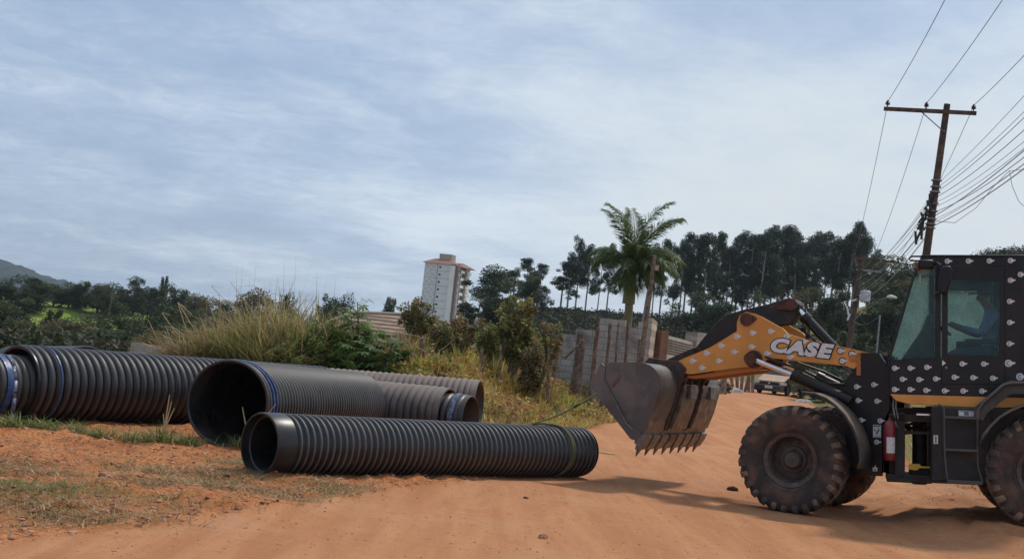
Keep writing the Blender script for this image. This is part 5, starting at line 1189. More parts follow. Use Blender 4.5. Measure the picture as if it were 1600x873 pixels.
    for s in (1, -1):
        mb = MB(); mb.prism(arm, s*.44, s*.50)
        if s > 0:
            for u, zz in EA: emblem(mb, u, zz, .50, .034)
            for u, zz in [(.875, 2.02), (.73, 1.985), (.85, 1.895)]:
                emblem(mb, u, zz, .50, .034)
                rg_ = [(u-.047*q*math.cos(a), .5015, zz+.047*q*math.sin(a)) for a in [R(360)*k/20 for k in range(20)] for q in (.72, 1.)]
                mb.add(rg_, [(2*k, 2*k+1, (2*k+3) % 40, (2*k+2) % 40) for k in range(20)], 3)
        a_ = fb(mb, 'lift_arm', OR, smooth=30)
        mb = MB(); mb.cyl((2.09, s*.36, 2.41), (2.09, s*.52, 2.41), .085, n=24); mb.prism([(2.15, 2.44), (2.09, 2.49), (1.99, 2.46), (1.95, 2.42), (2.0, 2.37), (2.1, 2.33)], s*.49, s*.512); mb.build('pivot_boss', M['pin'], a_, smooth=40)
        mb = MB(); mb.cyl((1.985, s*.40, 1.90), (1.985, s*.70, 1.90), .075, n=24); mb.cyl((1.985, s*.42, 1.90), (1.985, s*.515, 1.90), .115, n=24); mb.build('cylinder_boss', M['pin'], a_, smooth=40)
        mb = MB(); mb.cyl((.72, s*.36, 1.93), (.72, s*.508, 1.93), .05, n=20); mb.box(.62, .67, s*.45 if s > 0 else s*.51, s*.51 if s > 0 else s*.45, 1.72, 1.90); mb.build('hinge_pin', M['orange_dk'], a_, smooth=40)
        mb = MB(); mb.prism([(2.95, 1.60), (3.18, 1.62), (3.22, 1.80), (3.05, 1.90), (2.86, 1.92), (2.84, 1.74)], s*.40, s*.46); mb.cyl((3.05, s*.34, 1.76), (3.05, s*.53, 1.76), .06, n=20); mb.build('bucket_hinge', M['pin'], a_, smooth=40)
        # underside flange of the arm (orange box section)
        mb = MB(); mb.prism([(3.0, 1.68), (2.83, 1.672), (2.45, 1.735), (2.2, 1.77), (2.02, 1.785), (1.92, 1.82), (1.92, 1.795), (2.1, 1.74), (2.45, 1.69), (2.83, 1.63), (2.98, 1.65)], s*.30 if s > 0 else s*.44, s*.44 if s > 0 else s*.30); mb.build('arm_flange', M['orange_dk'], a_, smooth=30)
        if s > 0:
            def text(body, size, off, shear, sx, ex, mt, name, loc, rot):
                cu = bpy.data.curves.new(name, 'FONT'); cu.body = body; cu.size = size; cu.offset = off; cu.shear = shear; cu.extrude = ex; cu.space_character = 1.16; cu.align_x = 'CENTER'; cu.align_y = 'CENTER'; cu.resolution_u = 6
                to = bpy.data.objects.new('tmp', cu); COL.objects.link(to); dg = bpy.context.evaluated_depsgraph_get(); me = bpy.data.meshes.new_from_object(to.evaluated_get(dg)); bpy.data.objects.remove(to); me.name = name; me.materials.clear(); me.materials.append(mt)
                o = bpy.data.objects.new(name, me); COL.objects.link(o); o.parent = a_
                B_ = Matrix(((-1, 0, 0), (0, 0, 1), (0, 1, 0))).transposed().to_4x4()
                o.matrix_local = Matrix.Translation(loc) @ B_ @ Matrix.Rotation(rot, 4, 'Z') @ Matrix.Diagonal((sx, 1, 1, 1)); return o
            text('CASE', .230, .026, .22, 1.30, .0015, M['dark'], 'lettering_outline', (1.395, .5045, 2.043), R(-6.0))
            text('CASE', .230, .0145, .22, 1.30, .0015, M['white'], 'lettering', (1.395, .5085, 2.043), R(-6.0))
    mb = MB(); mb.cyl((2.3, -.44, 1.95), (2.3, .44, 1.95), .11, n=20); mb.box(2.0, 2.25, -.44, .44, 1.92, 2.1); fb(mb, 'cross_tube', M['orange_dk'], smooth=40)
    # bellcrank, tilt cylinder, link
    bell = [(2.98, 1.97), (2.90, 2.09), (2.75, 2.27), (2.63, 2.41), (2.48, 2.51), (2.25, 2.575), (1.94, 2.64), (1.77, 2.695), (1.65, 2.725), (1.56, 2.70), (1.505, 2.63), (1.53, 2.54), (1.60, 2.38), (1.79, 2.36), (2.0, 2.25), (2.4, 2.1), (2.8, 1.9), (2.92, 1.90)]
    mb = MB(); mb.prism(bell, -.10, .10); bc_ = fb(mb, 'bellcrank', M['blacksteel'], smooth=30, bevel=.012)
    mb = MB(); mb.cyl((1.60, -.16, 2.63), (1.60, .16, 2.63), .075, n=24); mb.prism([(1.56, 2.71), (1.70, 2.69), (1.82, 2.62), (1.78, 2.57), (1.60, 2.56), (1.54, 2.62)], .10, .13); mb.build('rocker_pin', M['pin'], bc_, smooth=40)
    mb = MB(); mb.cyl((2.88, -.17, 2.0), (2.88, .17, 2.0), .06, n=20); mb.build('rocker_pin', M['pin'], bc_, smooth=40)
    mb = MB(); mb.cyl((1.60, 0, 2.62), (1.40, 0, 2.42), .035, n=16); rod = fb(mb, 'tilt_rod', M['chrome'], smooth=40)
    mb = MB(); mb.cyl((1.44, 0, 2.455), (.86, 0, 1.86), .065, n=24); mb.cyl((1.475, 0, 2.49), (1.42, 0, 2.435), .078, n=24); mb.cyl((1.38, .075, 2.36), (.95, .075, 1.92), .014, n=8); fb(mb, 'tilt_cylinder', M['black'], smooth=40)
    mb = MB(); mb.prism([(2.80, 2.04), (2.94, 2.05), (3.28, 1.90), (3.36, 1.84), (3.28, 1.76), (2.90, 1.94)], -.17, -.11); mb.prism([(2.80, 2.04), (2.94, 2.05), (3.28, 1.90), (3.36, 1.84), (3.28, 1.76), (2.90, 1.94)], .11, .17); fb(mb, 'bucket_link', M['grease'], smooth=30, bevel=.01)
    for s in (1, -1):
        mb = MB(); mb.cyl((1.98, s*.60, 1.90), (1.38, s*.60, 1.68), .033, n=20); fb(mb, 'lift_rod', M['chrome'], smooth=40)
        mb = MB(); mb.cyl((1.43, s*.60, 1.70), (.72, s*.60, 1.39), .075, n=28); mb.cyl((1.45, s*.60, 1.71), (1.36, s*.60, 1.67), .083, n=28); mb.cyl((.88, s*.60, 1.46), (.86, s*.60, 1.45), .082, n=28); mb.tube([(1.80, s*.62, 1.93), (1.6, s*.63, 1.86), (1.35, s*.62, 1.78), (.98, s*.60, 1.61), (.8, s*.55, 1.6)], .016, 8); fb(mb, 'lift_cylinder', M['black'], smooth=40)
    mb = MB()
    for q in range(3): mb.tube([(1.55-.05*q, .05*q-.05, 2.34), (1.40, .1*q-.1, 2.22-.03*q), (1.25, .1, 2.12), (.9, .05, 2.0)], .014, 6)
    fb(mb, 'hydraulic_hose', M['dark'], smooth=50)
    # bucket
    side = [(3.23, .87), (3.19, .90), (3.10, 1.20), (3.015, 1.47), (3.01, 1.56), (3.03, 1.64), (3.08, 1.72), (3.15, 1.775), (3.24, 1.805), (3.36, 1.815), (3.55, 1.81), (3.72, 1.815), (3.82, 1.80)]
    HB = 1.15; mb = MB(); t = .03
    inner = [(3.25, .93), (3.14, 1.22), (3.055, 1.48), (3.05, 1.56), (3.07, 1.62), (3.115, 1.69), (3.17, 1.735), (3.25, 1.765), (3.36, 1.775), (3.55, 1.77), (3.80, 1.765)]
    outer = [(3.23, .90), (3.10, 1.20), (3.015, 1.47), (3.01, 1.56), (3.03, 1.64), (3.08, 1.72), (3.15, 1.775), (3.24, 1.805), (3.36, 1.815), (3.55, 1.81), (3.80, 1.80)]
    mb.prism(outer+inner[::-1], -HB, HB); bk = fb(mb, 'bucket', M['bucket'], smooth=45)
    sp = [(3.23, .89), (3.10, 1.20), (3.015, 1.47), (3.01, 1.56), (3.03, 1.64), (3.08, 1.72), (3.15, 1.775), (3.24, 1.805), (3.36, 1.815), (3.55, 1.81), (3.76, 1.80), (3.90, 1.60), (3.37, .87)]
    for s in (1, -1):
        mb = MB(); mb.prism(sp, s*(HB-.022), s*(HB+.004)); mb.build('side_plate', M['bucket'], bk, smooth=30)
        mb = MB(); mb.prism([(3.30, .80), (3.24, .86), (3.26, .93), (3.45, 1.02), (3.79, 1.58), (3.78, 1.76), (3.84, 1.80), (3.92, 1.63), (4.0, 1.53), (3.89, 1.38), (3.40, .83)], s*(HB+.004), s*(HB+.034)); mb.build('side_cutter', M['bucket'], bk, smooth=30, bevel=.006)
        mb = MB(); mb.tube([(3.36, s*(HB+.036), .93), (3.46, s*(HB+.036), 1.03), (3.78, s*(HB+.036), 1.56)], .010, 6); mb.build('weld_seam', M['bucket_in'], bk)
    mb = MB(); mb.prism([(3.36, .78), (3.30, .74), (3.20, .92), (3.12, 1.20), (3.135, 1.21), (3.24, .95)], -HB, HB); mb.build('cutting_edge', M['bucket_in'], bk, smooth=30)
    for k in range(8):
        v = -HB+.08+(2*HB-.16)*k/7
        mb = MB(); mb.prism([(3.215, .90), (3.18, .87), (3.22, .79), (3.29, .69), (3.33, .70), (3.31, .78), (3.28, .84)], v-.118, v+.118)
        vs = [(3.26, v-.07, .75), (3.32, v-.07, .74), (3.32, v+.07, .74), (3.26, v+.07, .75), (3.355, v-.012, .605), (3.365, v-.012, .605), (3.365, v+.012, .605), (3.355, v+.012, .605)]
        mb.add(vs, [(0, 1, 5, 4), (1, 2, 6, 5), (2, 3, 7, 6), (3, 0, 4, 7), (4, 5, 6, 7), (3, 2, 1, 0)]); mb.build('tooth', M['bucket_in'], bk, smooth=0, bevel=.004)
    for v, hv in ((.10, .27), (-.72, .36)):   # wear strips on the outside of the floor
        mb = MB(); mb.prism([(3.18, .96), (3.20, .98), (3.12, 1.21), (3.035, 1.47), (3.03, 1.56), (2.975, 1.56), (2.965, 1.47), (3.045, 1.18), (3.14, .95)], v-hv, v+hv); mb.build('wear_strip', M['bucket_in'], bk, smooth=30, bevel=.006)
    for v0_, v1_ in ((.375, .53), (-.36, -.17)):  # dark strips paint the shade of the deep grooves between the plates
        mb = MB(); mb.prism([(3.19, .93), (3.21, .95), (3.10, 1.22), (3.03, 1.47), (3.03, 1.60), (3.005, 1.60), (3.007, 1.47), (3.09, 1.20)], v0_, v1_); mb.build('groove_shade', M['grease'], bk, smooth=30)
    for v in (.10, -.72):
        mb = MB(); mb.box(2.93, 2.985, v-.13, v+.13, 1.36, 1.54); mb.build('wear_block', M['bucket_in'], bk, smooth=0, bevel=.008)
    for v in (-.52, -.36, .36, .52, -.14, .14):
        mb = MB(); mb.prism([(3.02, 1.45), (2.94, 1.60), (2.90, 1.76), (3.0, 1.86), (3.16, 1.86), (3.42, 1.90), (3.5, 1.81), (3.2, 1.80), (3.03, 1.64)], v-.02, v+.02); mb.build('hinge_bracket', M['grease'], bk, smooth=30, bevel=.006)
    # ---------------- centre: articulation, extinguisher
    mb = MB(); mb.box(-.12, .40, -.38, .52, .44, .53); mb.box(-.10, .12, -.30, .30, .50, .62); mb.box(-.12, .38, -.34, .34, 1.24, 1.34); mb.cyl((0, 0, .4), (0, 0, 1.35), .09, n=16); mb.box(.30, .37, -.40, .40, .5, 1.3)
    mb.box(.19, .31, .30, .52, .50, 1.28); mb.box(-.12, .38, .40, .52, 1.17, 1.26); mb.box(-.10, .30, .42, .46, 1.02, 1.06)
    mb.build('articulation_frame', M['blacksteel'], root, smooth=40, bevel=.008)
    mb = MB(); mb.lathe([(0, .70), (.06, .70), (.072, .72), (.072, 1.12), (.05, 1.17), (.02, 1.185), (.02, 1.21), (0, 1.21)], 24, c=(.37, .56, 0), axis='z'); fx = mb.build('fire_extinguisher', M['red'], root, smooth=40)
    mb = MB(); mb.lathe([(.0735, .79), (.0735, .98)], 24, c=(.37, .56, 0), axis='z'); 
    vv = [(.37+.0745*math.cos(a), .56+.0745*math.sin(a), zz) for zz in (.79, .98) for a in np.linspace(R(60), R(145), 8)]
    lb = MB(); lb.add(vv, [(k, k+1, 9+k, 8+k) for k in range(7)], 0); lb.build('extinguisher_label', M['white'], fx, smooth=50)
    mb = MB(); mb.tube([(.37, .56, 1.2), (.33, .58, 1.24), (.30, .60, 1.18)], .012, 6); mb.build('nozzle', M['dark'], fx)
    mb = MB(); mb.prism([(.15, .60), (.13, .67), (.02, .67), (.0, .645), (-.10, .645), (-.10, .625), (.02, .62), (.05, .59)], .47, .50); mb.build('lock_bar', M['yellow'], root, smooth=0, bevel=.005)
    mb = MB(); mb.box(-.10, .06, .50, .52, 1.255, 1.275); mb.build('hydraulic_pipe', M['chrome'], root)
    mb = MB()
    for q in range(5): mb.tube([(.34, .1*q-.2, 1.05-.05*q), (.2, .1*q-.1, 1.12-.1*(q % 2)), (.05, .05*q, 1.0+.04*q), (-.12, .1*q-.2, 1.1)], .02, 6)
    mb.build('hydraulic_hose', M['grease'], root, smooth=50)
    mb = MB(); mb.tube([(.30, .50, 1.95), (.315, .52, 1.6), (.33, .56, 1.35), (.30, .58, 1.15), (.28, .55, 1.10)], .012, 6); mb.tube([(.28, .50, 1.95), (.285, .53, 1.6), (.30, .58, 1.34), (.27, .58, 1.2)], .009, 6); mb.build('grey_hose', M['galv'], root, smooth=50)
    # ---------------- rear body
    mb = MB(); mb.box(-.90, -.10, -.85, .85, .47, 1.37); mb.box(-.74, -.10, .85, .87, .50, 1.36); mb.box(-2.9, -.85, -.55, .55, .45, 1.40); mb.build('chassis', M['blacksteel'], root, smooth=30, bevel=.012)
    mb = MB(); mb.box(-.17, -.12, .871, .874, .93, 1.03, 1); mb.box(-.155, -.135, .874, .876, .94, 1.02, 2); mb.build('safety_sticker', BK, root, smooth=0); mb = MB()
    mb.box(-.585, -.40, .871, .874, 1.265, 1.33, 1); mb.box(-.51, -.46, .874, .876, 1.275, 1.32, 2); mb.box(-.58, -.41, .874, .876, 1.315, 1.325, 2); mb.build('safety_sticker', BK, root, smooth=0)
    mb = MB(); rl = [(-.23, 1.36), (-.235, 1.0), (-.24, .80), (-.26, .60), (-.27, .50)]; rr = [(-.60, 1.30), (-.60, .80), (-.605, .68), (-.64, .56), (-.65, .51)]
    for Lr in (rl, rr): mb.tube([(u, .98, zz) for u, zz in Lr], .011, 8)
    for zz, a, b in ((1.245, -.23, -.60), (.87, -.24, -.60)): mb.tube([(a, .98, zz), (b, .98, zz)], .013, 8); mb.box(b, a, .90, 1.0, zz-.012, zz+.008)
    mb.box(-.65, -.27, .86, 1.02, .485, .52); mb.tube([(-.23, .98, 1.36), (-.20, .90, 1.38), (-.18, .86, 1.39)], .011, 8)
    mb.build('ladder', M['galv_dark'], root, smooth=40)
    mb = MB(); mb.tube([(-.60, 1.0, 1.22), (-.61, 1.0, 1.34), (-.66, 1.0, 1.42), (-.88, 1.0, 1.63), (-.96, 1.0, 1.66), (-1.25, 1.0, 1.67)], .022, 8); mb.prism([(-.56, 1.26), (-.58, 1.38), (-.88, 1.66), (-.97, 1.70), (-2.2, 1.70), (-2.2, 1.52), (-1.0, 1.54), (-.95, 1.53), (-.70, 1.30), (-.66, 1.22)], .90, .98); mb.build('handrail', M['fender'], root, smooth=50)
    mb = MB()   # rear fender and hood
    th = [R(a) for a in range(20, 161, 10)]; n = len(th); mb.add([(-1.35+.80*math.cos(a), v, .66+.80*math.sin(a)) for v in (.62, 1.12) for a in th], [(k, k+1, n+k+1, n+k) for k in range(n-1)]); o = mb.build('rear_fender', M['fender'], root, smooth=50); s = o.modifiers.new('s', 'SOLIDIFY'); s.thickness = .02
    mb = MB(); mb.prism([(-1.2, 1.40), (-1.2, 2.25), (-2.6, 2.15), (-3.0, 1.9), (-3.05, 1.1), (-2.9, 1.0), (-1.3, 1.0)], -.62, .62); mb.build('engine_hood', M['orange'], root, smooth=30, bevel=.05)
    mb = MB(); mb.box(-3.25, -2.95, -1.05, 1.05, .6, 1.25); mb.build('counterweight', M['blacksteel'], root, bevel=.04)
    mb = MB(); mb.box(-1.45, -.72, .56, .845, 1.0, 1.37); mb.build('side_tank', M['blacksteel'], root, bevel=.01)
    # ---------------- cab
    mb = MB(); sk = [(.37, 1.497), (-1.30, 1.497), (-1.30, 1.40), (-1.06, 1.385), (-.67, 1.372), (-.28, 1.376), (.16, 1.39), (.30, 1.42)]; mb.prism(sk, -.78, .78); mb.box(.1, .12, .78, .785, 1.42, 1.45); mb.build('cab_base', M['orange'], root, smooth=30, bevel=.006)
    for s in (1, -1):
        mb = MB(); V0, V1 = s*.69, s*.735
        mb.prism([(.37, 1.50), (.37, 1.905), (-.15, 1.945), (-.215, 1.945), (-.215, 1.50)], V0, V1)
        mb.prism([(-.215, 1.50), (-.215, 1.63), (-.925, 1.65), (-.925, 1.50)], V0, V1)
        mb.prism([(-.925, 1.50), (-.925, 3.16), (-1.14, 3.16), (-1.14, 1.50)], V0, V1)
        mb.prism([(-.14, 1.945), (-.14, 3.05), (-.205, 3.05), (-.205, 1.945)], V0, V1)
        mb.prism([(.05, 3.05), (.02, 3.155), (-.925, 3.155), (-.925, 3.05)], V0, V1)
        mb.prism([(.37, 1.905), (.055, 3.05), (.075, 3.05), (.395, 1.905)], s*.66, V1)
        mb.prism([(-1.14, 3.16), (-1.14, 3.05), (-1.75, 3.05), (-1.75, 3.16)], V0, V1); mb.prism([(-1.14, 1.50), (-1.14, 2.2), (-1.75, 2.2), (-1.75, 1.5)], V0, V1); mb.prism([(-1.68, 2.2), (-1.68, 3.05), (-1.75, 3.05), (-1.75, 2.2)], V0, V1)
        if s > 0:
            for u, zz in [(-.28, 3.105), (-.52, 3.107), (-.755, 3.11), (-.99, 3.115), (-.99, 2.88), (-.98, 2.63), (-.98, 2.38), (-.975, 2.13), (.32, 1.81), (.14, 1.815), (-.05, 1.83), (.23, 1.68), (.04, 1.68), (-.15, 1.695), (.32, 1.555), (.14, 1.56), (-.04, 1.555), (-.25, 1.555), (-.46, 1.56), (-.67, 1.565), (-1.10, 2.95), (-1.3, 3.11), (-1.5, 3.11)]: emblem(mb, u, zz, .735)
            for u, zz in [(-.965, 1.90), (-1.09, 1.745)]: emblem(mb, u, zz, .735, .042)
        cf = mb.build('cab_side', BK, root, smooth=30)
        mb = MB(); mb.add([(.365, s*.71, 1.91), (.05, s*.71, 3.04), (-.14, s*.71, 3.04), (-.14, s*.71, 1.95)], [(0, 1, 2, 3)]); mb.build('quarter_window', M['glass' if s > 0 else 'glass_far'], cf, smooth=0)
        mb = MB(); mb.add([(-1.15, s*.71, 2.2), (-1.68, s*.71, 2.2), (-1.68, s*.71, 3.05), (-1.15, s*.71, 3.05)], [(0, 1, 2, 3)]); mb.build('rear_side_window', M['glass' if s > 0 else 'glass_far'], cf, smooth=0)
        mb = MB(); a, b = s*.70, s*.742
        mb.prism([(-.22, 1.635), (-.22, 1.985), (-.92, 1.985), (-.92, 1.655)], a, b); mb.prism([(-.22, 1.985), (-.22, 3.045), (-.285, 3.045), (-.285, 1.985)], a, b); mb.prism([(-.868, 1.985), (-.868, 3.045), (-.92, 3.045), (-.92, 1.985)], a, b); mb.prism([(-.285, 2.875), (-.285, 3.045), (-.868, 3.045), (-.868, 2.875)], a, b)
        if s > 0:
            for u, zz in [(-.45, 1.88), (-.69, 1.885), (-.36, 1.72), (-.57, 1.72), (-.79, 1.72)]: emblem(mb, u, zz, .742)
            mb.prism([(-.222, 1.92), (-.222, 1.85), (-.265, 1.885)], .742, .745, 1)
        dr = mb.build('cab_door', BK, root, smooth=30)
        mb = MB(); mb.add([(-.285, s*.715, 1.985), (-.868, s*.715, 1.985), (-.868, s*.715, 2.875), (-.285, s*.715, 2.875)], [(0, 1, 2, 3)]); mb.build('door_window', M['glass' if s > 0 else 'glass_far'], dr, smooth=0)
        mb = MB(); mb.cyl((-.27, s*.742, 1.83), (-.27, s*.755, 1.83), .014, n=12); mb.build('door_handle', M['galv'], dr, smooth=40)
    mb = MB(); mb.add([(.385, -.66, 1.91), (.385, .66, 1.91), (.065, .66, 3.05), (.065, -.66, 3.05)], [(0, 1, 2, 3)]); mb.build('windscreen', M['glass'], root, smooth=0)
    mb = MB(); mb.add([(-1.72, -.69, 2.2), (-1.72, .69, 2.2), (-1.72, .69, 3.05), (-1.72, -.69, 3.05)], [(0, 1, 2, 3)]); mb.build('rear_window', M['glass'], root, smooth=0)
    mb = MB(); mb.box(-1.75, .02, -.72, .72, 3.155, 3.185); mb.box(-1.75, 0, -.68, .68, 3.06, 3.155); mb.build('cab_roof', M['black'], root, bevel=.01)
    mb = MB(); mb.box(-1.75, .33, -.68, .68, 1.498, 1.54); mb.box(.34, .38, -.69, .69, 1.5, 1.905); mb.box(-1.74, -1.66, -.69, .69, 1.5, 2.2); mb.build('cab_floor', M['dark'], root)
    mb = MB(); mb.prism([(.30, 1.54), (.22, 1.95), (-.02, 2.32), (-.08, 2.50), (-.13, 2.50), (-.13, 2.0), (-.05, 1.54)], -.12, .12); mb.build('steering_console', M['dark'], root, smooth=30, bevel=.02)
    mb = MB(); sw = Matrix.Translation((-.22, 0, 2.36)) @ Matrix.Rotation(R(-35), 4, 'Y'); ring = [sw @ Vector((.17*math.cos(a), .17*math.sin(a), 0)) for a in np.linspace(0, 2*math.pi, 25)]; mb.tube(ring, .014, 8); mb.tube([sw @ Vector((.17, 0, 0)), sw @ Vector((-.17, 0, 0))], .01, 6); mb.tube([sw @ Vector((0, 0, 0)), (-.05, 0, 2.1)], .022, 8); mb.build('steering_wheel', M['dark'], root, smooth=50)
    mb = MB(); mb.box(-.98, -.52, -.25, .25, 1.86, 1.98); mb.prism([(-.92, 1.95), (-.84, 1.95), (-.98, 2.62), (-1.07, 2.62)], -.24, .24); mb.box(-.9, -.6, -.15, .15, 1.54, 1.87); mb.box(-.92, -.5, .27, .36, 2.14, 2.2); mb.box(-.92, -.45, -.40, -.27, 1.9, 2.2); mb.build('seat', M['dark'], root, bevel=.04)
    mb = MB(); mb.tube([(-.86, -.5, 2.62), (-.86, -.5, 3.02)], .018, 6); mb.box(-.89, -.80, -.52, -.46, 2.66, 2.86); mb.build('far_pillar', M['dark'], root)
    # mirror, lights, grab loop
    mb = MB(); mb.prism([(-.20, 3.02), (-.30, 3.03), (-.33, 2.98), (-.31, 2.84), (-.26, 2.70), (-.17, 2.69), (-.165, 2.86)], .90, .96); mb.build('mirror', M['black'], root, smooth=30, bevel=.02)
    mb = MB(); mb.tube([(-.12, .74, 3.08), (-.16, .86, 3.07), (-.20, .94, 3.03)], .013, 6); mb.tube([(-.12, .74, 2.72), (-.18, .93, 2.72)], .010, 6); mb.build('mirror_arm', M['black'], root)
    mb = MB(); mb.box(-.13, .06, .60, .80, 3.0, 3.12); mb.build('work_light_housing', M['black'], root, bevel=.03)
    mb = MB(); mb.cyl((.045, .70, 3.05), (.085, .70, 3.03), .065, n=20); mb.build('work_light', mat('amber_lens', (.18, .08, .05), None, 5, .15), root, smooth=40)
    mb = MB(); mb.tube([(.02, .80, 3.155), (.13, .80, 3.155), (.16, .80, 3.13), (.15, .80, 3.105), (.02, .80, 3.10)], .011, 8); mb.build('grab_loop', M['black'], root, smooth=50)
    mb = MB(); mb.tube([(.40, .40, 1.93), (.36, .36, 2.2), (.24, .30, 2.55)], .008, 6); mb.build('wiper', M['dark'], root)
    mb = MB(); mb.box(.02, .035, .52, .64, 2.86, 2.96); mb.build('licence_paper', M['white'], root)
    tag(root, 'black and orange wheel loader with a toothed bucket, standing on the dirt road', 'wheel loader')
    return root, DZ
M['galv_dark'] = dusty('worn_black_steel', (.06, .058, .058), .45, .5, scale=5, up=.5)
LD, DZ = loader()

# ------------------------------------------------------------------ operator
def person():
    bm = bmesh.new(); sk = bm.verts.layers.skin.verify()
    V = {}
    def v(n, u, y, z, r, par=None, r2=None):
        q = bm.verts.new((u, y, z)); q[sk].radius = (r, r2 or r); V[n] = q
        if par: bm.edges.new((V[par], q))
        return q
    v('pelvis', -.84, 0, 2.06, .125, None, .15); V['pelvis'][sk].use_root = True
    v('belly', -.85, 0, 2.22, .115, 'pelvis', .14); v('chest', -.84, 0, 2.43, .12, 'belly', .17); v('neckb', -.83, 0, 2.565, .075, 'chest', .08); v('neck', -.80, 0, 2.62, .058, 'neckb'); v('jaw', -.765, 0, 2.675, .068, 'neck', .06); v('face', -.755, 0, 2.73, .088, 'jaw', .07); v('skull', -.775, 0, 2.79, .088, 'face', .075)
    v('nose', -.655, 0, 2.715, .014, 'face')
    for s, nm in ((1, 'l'), (-1, 'r')):
        v('sh'+nm, -.86, .19*s, 2.52, .075, 'chest'); v('el'+nm, -.72, .25*s, 2.27, .048, 'sh'+nm); v('wr'+nm, -.47, .16*s, 2.35, .030, 'el'+nm); v('pm'+nm, -.39, .145*s, 2.385, .032, 'wr'+nm, .022)
        for k in range(4):
            y = .145*s+(.02-.0135*k)*1.4; v('f%d%s' % (k, nm), -.345, y, 2.405-.004*k, .0085, 'pm'+nm); v('g%d%s' % (k, nm), -.325+.002*k, y, 2.385-.004*k, .0075, 'f%d%s' % (k, nm))
        v('th'+nm, -.385, .145*s-.04*s, 2.41, .010, 'pm'+nm); v('tt'+nm, -.36, .145*s-.05*s, 2.415, .008, 'th'+nm)
        v('hip'+nm, -.78, .10*s, 2.04, .09, 'pelvis'); v('kn'+nm, -.38, .14*s, 2.03, .065, 'hip'+nm); v('an'+nm, -.22, .13*s, 1.66, .045, 'kn'+nm); v('ft'+nm, -.08, .13*s, 1.60, .04, 'an'+nm)
    me = bpy.data.meshes.new('person'); bm.to_mesh(me); bm.free()
    o = bpy.data.objects.new('tmp', me); COL.objects.link(o)
    m1 = o.modifiers.new('skin', 'SKIN'); m1.use_smooth_shade = True; m2 = o.modifiers.new('sub', 'SUBSURF'); m2.levels = m2.render_levels = 2
    dg = bpy.context.evaluated_depsgraph_get(); res = bpy.data.meshes.new_from_object(o.evaluated_get(dg)); bpy.data.objects.remove(o)
    res.name = 'person'; res.materials.clear()
    for m_ in (mat('shirt_blue', (.09, .14, .28), (.07, .10, .20), 8, .85), mat('skin', (.12, .065, .045), None, 8, .55), mat('trousers', (.03, .035, .06), None, 8, .85)): res.materials.append(m_)
    for p in res.polygons:
        c = p.center; p.material_index = 1 if (c.z > 2.60 or c.x > -.50 and c.z > 2.2) else 2 if c.z < 2.13 else 0
        p.use_smooth = True
    po = bpy.data.objects.new('person', res); COL.objects.link(po); po.matrix_world = LD.matrix_world.copy()
    mb = MB(); mb.lathe([(.104, 2.775), (.104, 2.81), (.094, 2.86), (.06, 2.895), (.0, 2.905)], 24, c=(-.775, 0, 0), axis='z'); n = 12
    br = [(-.70, -.075, 2.79)]+[(-.69+.115*math.cos(a), .082*math.sin(a), 2.785-.02*math.cos(a)) for a in np.linspace(-1.57, 1.57, n)]+[(-.70, .075, 2.79)]
    k = len(br); mb.add(br+[(p[0], p[1], p[2]+.012) for p in br], [list(range(k)), list(reversed(range(k, 2*k)))]+[(i, (i+1) % k, k+(i+1) % k, k+i) for i in range(k)])
    mb.build('cap', mat('navy_cap', (.02, .022, .035), None, 8, .8), po, smooth=50)
    mb = MB()
    for s in (1, -1): mb.lathe([(0, 0), (.012, .004), (.02, .010), (.022, .0)], 10, c=(-.775, s*.078, 2.72))
    mb.build('ear', res.materials[1], po)
    tag(po, 'operator in a dark cap and blue shirt sitting at the wheel inside the loader cab', 'person')
person()
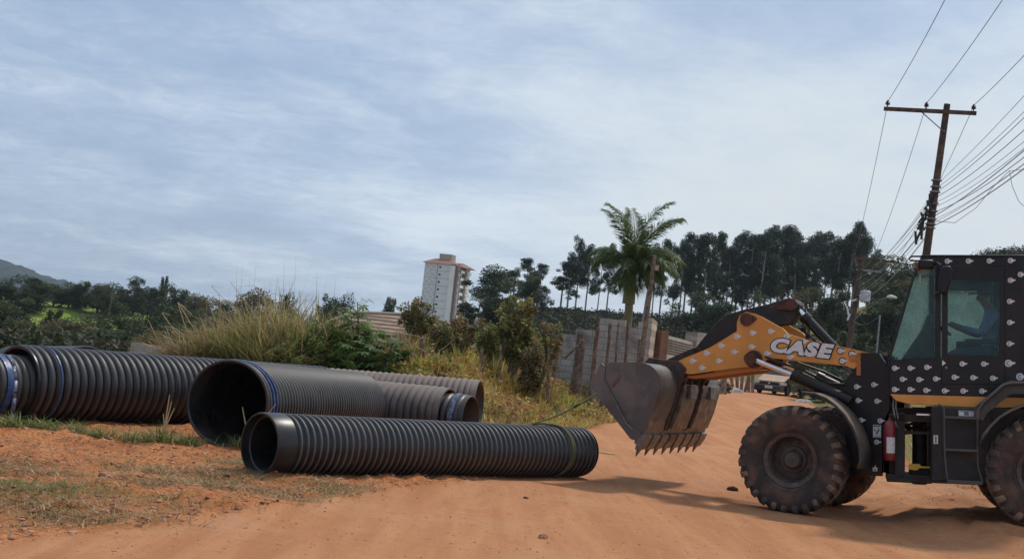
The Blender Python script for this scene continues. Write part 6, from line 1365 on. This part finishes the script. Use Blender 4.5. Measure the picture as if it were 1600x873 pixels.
# ------------------------------------------------------------------ lifting sling from the bucket to the front pipe
def sling():
    ax = (A1-A0).normalized(); t0 = (A1-A0).length-.62; c = A0+ax*t0; root = empty('sling', (c.x, c.y, 0))
    o_ = Vector((c.x, c.y, 0)); up = Vector((0, 0, 1)); sd = ax.cross(up)
    mb = MB(); ring = []
    for k in range(49):
        a = 2*math.pi*k/48; rr = .345+.004*math.sin(a*5); tw = .07*math.sin(a+.6)
        ring.append(c+(up*math.cos(a)+sd*math.sin(a))*rr+ax*tw-o_)
    for off in (-.022, 0, .022): mb.tube([p+ax*off for p in ring], .013, 6, cap=False)
    mb.build('strap', M['sling'], root, smooth=60)
    lw = LD.matrix_world @ Matrix.Rotation(DZ, 4, 'Z'); tip = lw @ Vector((3.86, 1.16, 1.42))
    topA = A0+ax*(t0-.02)+up*.352; side = A0+ax*(t0-.42)+up*.35
    mb = MB(); mb.tube([topA-o_, (topA*.5+side*.5)+up*.012-o_, side-o_], .018, 6)
    p0 = side; pts = [p0.lerp(tip, t)-Vector((0, 0, .05*4*t*(1-t))) for t in np.linspace(0, 1, 14)]
    mb.tube([p-o_ for p in pts], [.012]*5+[.016]*9, 8); mb.build('rope', M['slingrope'], root, smooth=60)
    tag(root, 'olive lifting strap looped round the front pipe and pulled tight to the bucket', 'sling')
M['sling'] = mat('sling_webbing', (.11, .105, .045), (.07, .068, .04), 9, .85, bmp=.4); M['slingrope'] = mat('sling_rope', (.17, .17, .075), (.03, .03, .03), 1.6, .8, lo=.47, hi=.53, bmp=.4, bscale=60)
sling()
# ------------------------------------------------------------------ haze
def haze():
    m = bpy.data.materials.new('haze'); m.use_nodes = True; t = m.node_tree; t.nodes.clear(); o_ = t.nodes.new('ShaderNodeOutputMaterial'); v = t.nodes.new('ShaderNodeVolumePrincipled')
    v.inputs['Color'].default_value = (.78, .90, 1, 1); v.inputs['Density'].default_value = .00015; v.inputs['Anisotropy'].default_value = .35; t.links.new(v.outputs[0], o_.inputs['Volume'])
    mb = MB(); mb.box(-3000, 3000, -3000, 3000, -30, 130); o = mb.build('haze', m, None, smooth=0); o['kind'] = 'stuff'; o['label'] = 'thin haze in the air that pales the far hills'; o['category'] = 'haze'; o.display_type = 'WIRE'
haze()
